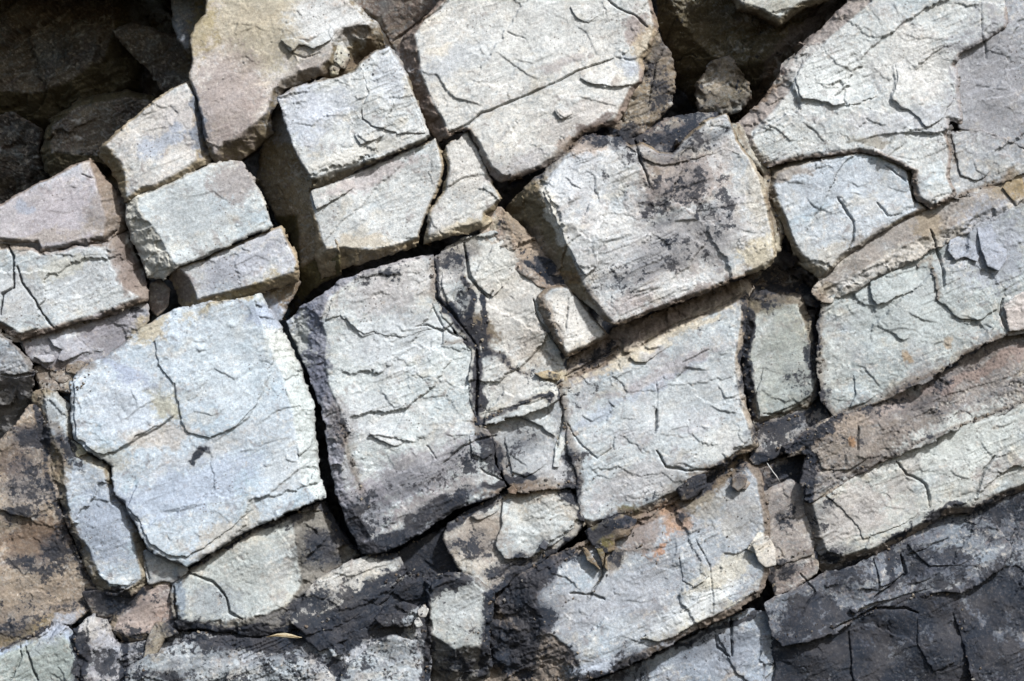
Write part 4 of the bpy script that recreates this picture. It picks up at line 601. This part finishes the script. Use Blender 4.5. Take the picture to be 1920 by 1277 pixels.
rock('rock_block', 'small bright four sided block hanging like a tile over the very centre', '1006,562 1030,540 1062,538 1086,562 1112,600 1137,628 1100,648 1062,664 1044,636 1024,600', h=38, gy=.06, gx=-.05, face='1020,558 1036,544 1062,541 1084,565 1110,602 1134,627 1100,644 1064,660 1050,634 1034,600', k=1.4, rnd=2, side=(128, 108, 84), col=(214, 210, 202))
rock('rock_block', 'lilac grey wedge below the very centre with a bright sliver on it',
 '908,796 942,780 1040,748 1052,760 1060,800 1070,850 1084,900 1060,904 982,912 960,900 944,872 938,832 924,808', grow=12, h=9, gy=.05, col=(174, 177, 179), col2=(158, 158, 160), rough=1.4,
 flakes=[('1050,808 1060,810 1074,828 1062,836 1052,848 1048,876 1038,876 1040,840', 6, (0, 0), (200, 206, 204)), ('944,776 1036,752 1046,790 1042,820 1010,798 975,782', 6, (0, 0), (192, 196, 196)), ('945,820 975,800 1010,815 1030,840 1026,870 985,895 960,885', 5)])
rock('pebble', 'small tan pebble stuck in the junction under the bright tile shaped block', '1048,716 1062,712 1068,724 1062,738 1050,742 1042,732', h=14, back=30, rnd=7, rough=.5, col=(176, 160, 126), cat='stone', group=None, sp=1.4)
rock('rock_block', 'mottled block with a pale squarish right half, at the lower centre',
 '846,986 880,962 932,936 962,926 1000,920 1060,924 1084,946 1088,984 1062,1010 1022,1042 990,1066 962,1080 930,1106 902,1090 866,1062 836,1012', grow=8, h=2, gy=.05, rough=1.8, fl=1.5, col=(182, 176, 166), col2=(150, 138, 124), dk=.2, rnd=7,
 flakes=[('944,940 985,928 1058,930 1078,948 1080,984 1050,1012 1010,1036 990,1046 945,1046 930,1020 940,980', 11, (0, .04), (194, 198, 196)), ('880,968 940,940 932,960 900,976', 8, (0, 0), (196, 196, 190))])
rock('rock_block', 'dark brown wedge below the big central left block', '738,1046 800,1008 842,992 862,1062 842,1076 780,1084', grow=6, h=-30, gx=.1, gy=-.1, col=(116, 102, 96), dk=.8, rnd=5)
rock('small_rock', 'mossy yellow green stone stuck in the joint above the orange stained slab', '1100,1000 1140,975 1165,968 1190,975 1180,1000 1150,1010 1148,1030 1130,1040 1112,1020', h=10, rnd=8, back=40, rough=1.6, col=(126, 114, 66), col2=(106, 96, 54), blue=0, dk=.35, cat='stone', group=None)
rock('small_rock', 'tan crumbly stone in the joint below the central right block', '1272,918 1300,896 1318,892 1322,910 1296,934 1280,936', h=14, rnd=7, back=30, rough=1.4, col=(150, 132, 102), dk=.3, cat='stone', group=None)
rock('rock_block', 'biggest blue white block at the lower left, rounded on its right side',
 '285,606 300,592 328,580 385,566 440,563 486,551 500,574 522,610 546,655 566,702 586,762 591,832 600,902 611,934 580,944 540,962 476,988 440,1008 390,1038 352,1060 325,1048 292,1038 272,1018 260,990 242,960 234,940 217,930 211,902 206,868 180,854 160,842 141,824 134,790 130,750 131,716 150,690 190,672 232,642 262,616',
 grow=1, h=26, gx=.0, gy=.05, faces=[('100,540 470,540 478,580 495,620 515,670 530,720 545,770 555,830 562,900 610,960 610,1120 100,1120', .8)], col=(192, 203, 212), col2=(180, 188, 194), side=(196, 202, 198), blue=1, rnd=7,
 flakes=[('140,716 158,692 200,680 235,690 262,716 300,740 326,742 322,790 290,800 255,820 215,850 180,848 146,820 138,770', 6, (.02, 0), (198, 208, 216)), ('330,584 385,570 440,567 482,556 498,590 515,650 508,700 480,760 440,800 400,820 350,810 335,770 330,720 300,690 290,640', 5, (0, 0)), ('240,950 260,900 300,880 380,860 470,850 540,870 555,900 500,935 470,960 440,985 390,1020 352,1044 310,1036 280,1015 262,975', 3.5, (0, .02)), ])
rock('rock_block', 'tall blue grey splinter block along the left side of the biggest blue white block',
 '63,742 80,738 102,742 124,764 130,826 142,852 172,866 198,878 204,908 210,938 226,948 236,968 250,1002 262,1026 272,1060 272,1090 242,1114 206,1112 186,1106 162,1060 142,1010 122,960 106,900 86,862 70,800',
 grow=8, h=14, gx=-.02, face='84,750 102,748 118,768 124,826 138,858 170,872 192,882 198,912 204,942 222,954 244,1004 258,1060 262,1084 238,1100 208,1098 188,1080 168,1030 142,985 128,940 122,900 118,860 100,820 90,790', k=.9, col=(186, 196, 206), col2=(170, 174, 176), side=(140, 126, 100), blue=.8, rnd=4,
 flakes=[('178,1072 206,1095 240,1098 262,1078 245,1074 215,1084', 7, (0, .1), (196, 204, 208))])
rock('rock_block', 'small three cornered block wedged at the bottom of the biggest blue white block', '274,1036 292,1048 326,1056 348,1068 326,1088 302,1084 282,1092', grow=6, h=8, rnd=3, col=(172, 174, 174))
rock('small_rock', 'tiny yellowish square stone at the kink of the crack in the lower left', '136,828 152,838 158,848 144,854 134,846', h=14, back=20, rnd=2, rough=.4, col=(196, 190, 160), cat='stone', group=None, sp=1.5)
rock('rock_block', 'lower left block with a fan shaped dark right half, under the biggest blue white block',
 '356,1072 400,1044 440,1018 476,998 542,972 600,948 614,968 628,996 648,1024 668,1044 640,1060 600,1074 620,1090 640,1120 600,1150 560,1176 482,1190 420,1180 336,1172 322,1112 328,1096',
 grow=6, h=4, gy=.04, face='360,1075 400,1050 440,1026 476,1004 542,978 552,1010 556,1060 564,1090 540,1130 500,1150 420,1160 345,1165 332,1112', k=.5, col=(188, 192, 188), col2=(176, 172, 164), side=(116, 110, 102), dk=.1)
rock('rock_ledge', 'thin pale speckled strip on top of the black bottom ledge', '596,1090 640,1064 690,1045 742,1042 758,1066 745,1100 705,1132 640,1168 575,1188 545,1160', grow=5, h=-6, gy=.12, rnd=5, col=(192, 188, 180), dk=.2)
rock('rock_block', 'dark brown rock in the hole under the tall blue grey splinter block', '160,1112 205,1112 250,1116 285,1098 262,1128 222,1165 180,1160', h=-22, gy=-.3, rough=1.6, grow=5, col=(122, 106, 92), col2=(104, 92, 82), dk=.55)
rock('rock_block', 'pinkish brown spotted block near the lower left corner', '214,1162 262,1122 296,1092 316,1090 326,1120 344,1172 320,1186 286,1200 242,1204 208,1186', grow=6, h=0, gx=.02, rough=1.3, col=(176, 158, 148), col2=(160, 140, 130), dk=.32, rnd=6, face='222,1162 262,1128 296,1100 314,1096 318,1130 334,1170 300,1180 242,1192 216,1180', k=1)
rock('small_rock', 'tan curved splinter of stone standing under the pinkish spotted block', '280,1200 292,1172 312,1172 330,1186 306,1196 296,1216 280,1242 270,1244', h=16, back=40, rnd=4, col=(134, 124, 108), cat='stone', group=None)
rock('rock_block', 'grey green block in the bottom left corner of the picture', '-160,1250 0,1222 60,1197 100,1174 122,1178 142,1204 156,1234 158,1400 -160,1400', h=8, gy=.02, col=(164, 172, 168), col2=(150, 156, 158), dk=.15,
 faces=[('-160,1262 0,1232 60,1208 110,1190 128,1210 140,1240 142,1400 -160,1400', .8)], side=(170, 182, 200))
rock('rock_block', 'pale lichen spotted boulder between the grey green corner block and the pinkish block', '142,1180 170,1157 196,1166 212,1200 228,1240 236,1280 240,1400 164,1400 156,1240 138,1200', h=12, rnd=16, rough=1.5, col=(174, 172, 176), dk=.35, gy=-.05)
rock('rock_ledge', 'black stained ledge with white patches along the bottom edge, left of centre',
 '215,1215 290,1208 330,1194 420,1190 482,1200 572,1184 652,1134 702,1108 756,1078 800,1074 850,1080 846,1120 800,1180 800,1400 225,1400 236,1280 222,1240', grow=8, h=-2, gy=.12, rough=3, fl=2, cs=.8, grit=2, rnd=12, col=(186, 190, 196), col2=(166, 164, 166), side=(120, 116, 112), dk=.5)
LG = dict(rough=2.6, fl=2.2, cs=.6, grit=2, rnd=8, grow=4, col=(178, 184, 188), col2=(156, 156, 158), side=(120, 118, 118))
rock('rock_block', 'lilac and white broken rock at the bottom edge, below the curved tan splinter', '236,1262 262,1240 300,1226 350,1206 400,1204 440,1222 446,1250 420,1280 400,1400 240,1400', h=22, gy=-.05, dk=.42, **LG)
rock('rock_block', 'white streaked broken rock at the bottom edge, below the dry leaf', '430,1262 452,1246 500,1232 548,1228 590,1240 622,1262 640,1400 420,1400', h=20, gy=-.05, dk=.45, **LG)
rock('rock_block', 'rounded grey and white rock at the bottom edge, left of the pale rough block', '640,1262 668,1236 702,1206 742,1192 778,1206 792,1240 796,1400 636,1400', h=24, gy=-.05, dk=.4, **LG)
rock('small_rock', 'small white streaked lump set in the black ledge beside the white shell fleck', '706,1160 722,1140 756,1132 782,1140 784,1160 762,1172 720,1172', h=20, gy=.1, dk=.35, cat='stone', **LG)
rock('small_rock', 'tiny white lump in the black ledge between the dry leaf and the rounded rock', '618,1216 630,1208 644,1214 640,1226 624,1228', h=18, gy=.1, dk=.1, cat='stone', **LG)
rock('rock_block', 'low dark broken rock on the black ledge under the thin pale speckled strip', '560,1190 620,1160 680,1128 740,1100 800,1084 830,1100 800,1130 740,1150 680,1180 600,1215', h=-3, gy=.06, dk=1.05, **{**LG, 'fl': .8})
rock('rock_block', 'pale rough block with a black underside, right end of the black bottom ledge', '800,1090 840,1078 882,1080 908,1098 926,1112 922,1150 912,1184 914,1200 918,1240 908,1400 796,1400 798,1250 806,1160', h=22, gy=-.04, rough=1.8, fl=1.5, rnd=10, face='810,1100 842,1086 880,1088 918,1118 912,1150 904,1182 900,1206 850,1216 812,1190', k=.8, col=(190, 194, 190), col2=(170, 166, 160), side=(110, 106, 102), dk=.25)

for lab, o, h, col in [('upper tan splinter hanging in the joint above the orange stained slab', '1090,1028 1100,1028 1116,1050 1128,1070 1120,1066 1102,1050', 26, (122, 108, 86)),
  ('lower tan splinter beside the mossy stone in the joint above the orange stained slab', '1118,1030 1130,1030 1138,1050 1140,1072 1132,1066 1126,1048', 26, (112, 102, 80)),
  ('tiny white stone chip in the seam left of the central right block', '1074,812 1084,806 1086,814 1080,822', 14, (222, 218, 210)),
  ('small pinkish stone chip at the left end of the seam above the mottled block', '950,918 962,910 970,918 966,926 954,926', 16, (196, 170, 158)),
  ('small dark blue chip on the lower edge of the mottled block', '1008,1026 1020,1010 1028,1018 1022,1034', 16, (84, 92, 104)),
  ('rounded brown stone in the joint at the top corner of the orange stained slab', '1372,900 1388,888 1400,896 1398,912 1384,922 1372,914', 22, (152, 136, 116)),
  ('small brown stone at the left end of the shaded ledge, above the tan pebble', '1000,700 1030,694 1052,702 1046,714 1020,712', 28, (180, 160, 124))]:
    rock('stone_chip', lab, o, h=h, back=24, rnd=3, rough=.5, fl=.3, col=col, col2=col, side=tuple(x * .8 for x in col), blue=0, cat='stone chip', group=None, sp=1.2, grow=0)
# ------------------------------------------------------------------ small loose things on the cliff
def plain(name, col, rough=.7):
    m = bpy.data.materials.new(name); m.use_nodes = True; n = m.node_tree.nodes; l = m.node_tree.links
    b = n['Principled BSDF']; b.inputs['Roughness'].default_value = rough
    t = n.new('ShaderNodeTexNoise'); t.inputs['Scale'].default_value = 140; t.inputs['Detail'].default_value = 5
    g = n.new('ShaderNodeNewGeometry'); l.new(g.outputs['Position'], t.inputs['Vector'])
    r = n.new('ShaderNodeValToRGB'); r.color_ramp.elements[0].position = .3; r.color_ramp.elements[1].position = .7
    r.color_ramp.elements[0].color = tuple(lin(col) * .45) + (1,); r.color_ramp.elements[1].color = tuple(lin(col) * .8) + (1,)
    l.new(t.outputs['Fac'], r.inputs[0]); l.new(r.outputs[0], b.inputs['Base Color']); return m
def loft(name, secs, mat, parent=None):
    """closed tube through sections (u, v, h, half height, half thickness) given in photo pixels"""
    vs, fs = [], []; N = 10
    for (u, v, h, a, t, ang) in secs:
        for k in range(N):
            w = 2 * math.pi * k / N; y = math.sin(w) * a; z = math.cos(w) * t
            vs.append(world(u - y * math.sin(ang), v + y * math.cos(ang), h + z, h))
    for i in range(len(secs) - 1):
        for k in range(N): fs.append((i * N + k, i * N + (k + 1) % N, (i + 1) * N + (k + 1) % N, (i + 1) * N + k))
    fs.append(tuple(range(N))[::-1]); fs.append(tuple(range((len(secs) - 1) * N, len(secs) * N)))
    vs = np.array(vs); org = vs.mean(0)
    me = bpy.data.meshes.new(name); me.from_pydata([tuple(p) for p in vs - org], [], fs); me.materials.append(mat)
    for p in me.polygons: p.use_smooth = True
    o = bpy.data.objects.new(name, me); S.collection.objects.link(o)
    if parent is not None: o.parent = parent; o.location = Vector(org) - parent.location
    else: o.location = Vector(org)
    return o
leafm = plain('dry_leaf', (168, 158, 132)); veinm = plain('leaf_vein', (150, 126, 84))
lf = loft('dry_leaf', [(499, 1195, 40, .6, .5, 0), (508, 1193, 43, 1.4, .7, 0), (520, 1191, 46, 3.2, .9, -.1), (534, 1191, 47, 4.6, 1, 0), (548, 1193, 46, 3.6, .9, .1), (558, 1195, 43, 1.8, .7, .1), (566, 1195, 40, .5, .4, 0)], leafm)
lf['label'] = 'small dry tan leaf lying on the black stained bottom ledge'; lf['category'] = 'leaf'
loft('leaf_vein', [(500, 1194, 42, .5, .5, 0), (520, 1191, 47.5, .7, .5, 0), (548, 1193, 47.5, .6, .5, 0), (562, 1195, 43.5, .4, .4, 0)], veinm, lf)
gm = plain('dry_grass', (176, 178, 178))
g = loft('grass_blade', [(1437, 866, -30, .6, .5, 1.0), (1442, 874, -14, 1.2, .5, 1.0), (1449, 884, -8, .8, .4, 1.0), (1456, 893, -8, 1.1, .4, .9), (1463, 904, -14, .4, .3, .9)], gm)
g['label'] = 'pale dry grass blade sticking out of the dark gap under the low mottled block'; g['category'] = 'grass blade'
for lab, o in [('white fleck of shell on the black ledge, left of the pale rough block', '786,1146 794,1138 800,1144 797,1153 789,1154'), ('small white chip of shell below the white fleck on the black ledge', '780,1168 784,1162 789,1172 784,1174')]:
    rock('shell_chip', lab, o, h=44, back=24, rnd=2, rough=.2, fl=.2, col=(232, 230, 224), cat='shell', group=None, sp=1.0)
# grit and crumbs lying in the joints and on the ledges: one mass nobody could count
S.view_layers[0].update(); dg = bpy.context.evaluated_depsgraph_get()
rg = random.Random(11); vs, fs, cols = [], [], []
def crumb(u, v, sz):
    x, z = (u - CW / 2) / PX, (CH / 2 - v) / PX
    d = Vector((x, DIST, z)).normalized()
    hit, p, nrm, _, ob, _ = S.ray_cast(dg, Vector((0, -DIST, 0)), d)
    if not hit or nrm.z < -.3: return
    n = len(vs); r = sz / PX; sq = [rg.uniform(.5, 1) for _ in range(3)]
    q = Vector((rg.uniform(-1, 1), rg.uniform(-1, 1), rg.uniform(-1, 1))).to_track_quat('Z', 'Y')
    for a in ((1, 0, 0), (-1, 0, 0), (0, 1, 0), (0, -1, 0), (0, 0, 1), (0, 0, -1), (.7, .6, .5), (-.6, .5, -.7)):
        w = Vector([a[i] * sq[i] * r * rg.uniform(.7, 1.2) for i in range(3)]); w.rotate(q); vs.append(p + nrm * r * .25 + w)
    fs.extend([(n + 0, n + 2, n + 6), (n + 2, n + 4, n + 6), (n + 4, n + 0, n + 6), (n + 2, n + 1, n + 4), (n + 1, n + 3, n + 4), (n + 3, n + 0, n + 4),
               (n + 2, n + 0, n + 5), (n + 0, n + 3, n + 5), (n + 3, n + 1, n + 5), (n + 1, n + 2, n + 7), (n + 2, n + 5, n + 7), (n + 5, n + 1, n + 7)])
    cl = lin(rg.choice(((140, 130, 116), (112, 100, 88), (80, 74, 70), (96, 96, 98), (122, 118, 114)))) * ALB; cols.extend([tuple(cl) + (1,)] * 8)
for P, w, st, B in SEAMS:
    L = sum(math.dist(a, b) for a, b in zip(P, P[1:]))
    for _ in range(int(L / 9)):
        k = rg.randrange(len(P) - 1); t = rg.random()
        crumb(P[k][0] + (P[k + 1][0] - P[k][0]) * t + rg.gauss(0, w * .45), P[k][1] + (P[k + 1][1] - P[k][1]) * t + rg.gauss(0, w * .45), rg.choice((1.6, 2, 2.6, 3.4, 5)))
for u0, u1, v0, v1, n in ((60, 170, 685, 735, 60), (220, 900, 1180, 1270, 90), (1000, 1400, 870, 1060, 50), (1420, 1560, 780, 900, 40), (620, 700, 90, 140, 30), (940, 1080, 420, 540, 40)):
    for _ in range(n): crumb(rg.uniform(u0, u1), rg.uniform(v0, v1), rg.choice((1.6, 2, 2.6, 3.6)))
me = bpy.data.meshes.new('rock_debris'); me.from_pydata([tuple(p) for p in vs], [], fs)
me.attributes.new('tone', 'FLOAT_COLOR', 'POINT').data.foreach_set('color', np.array(cols, np.float32).ravel())
me.attributes.new('crust', 'FLOAT', 'POINT').data.foreach_set('value', np.full(len(vs), .15, np.float32)); me.materials.append(STONE)
ob = bpy.data.objects.new('rock_debris', me); S.collection.objects.link(ob); ob['kind'] = 'stuff'
ob['label'] = 'grey and brown grit and crumbs caught in the joints between the rocks'; ob['category'] = 'debris'
print('rock vertices', TOTAL, 'crumbs', len(vs) // 8)
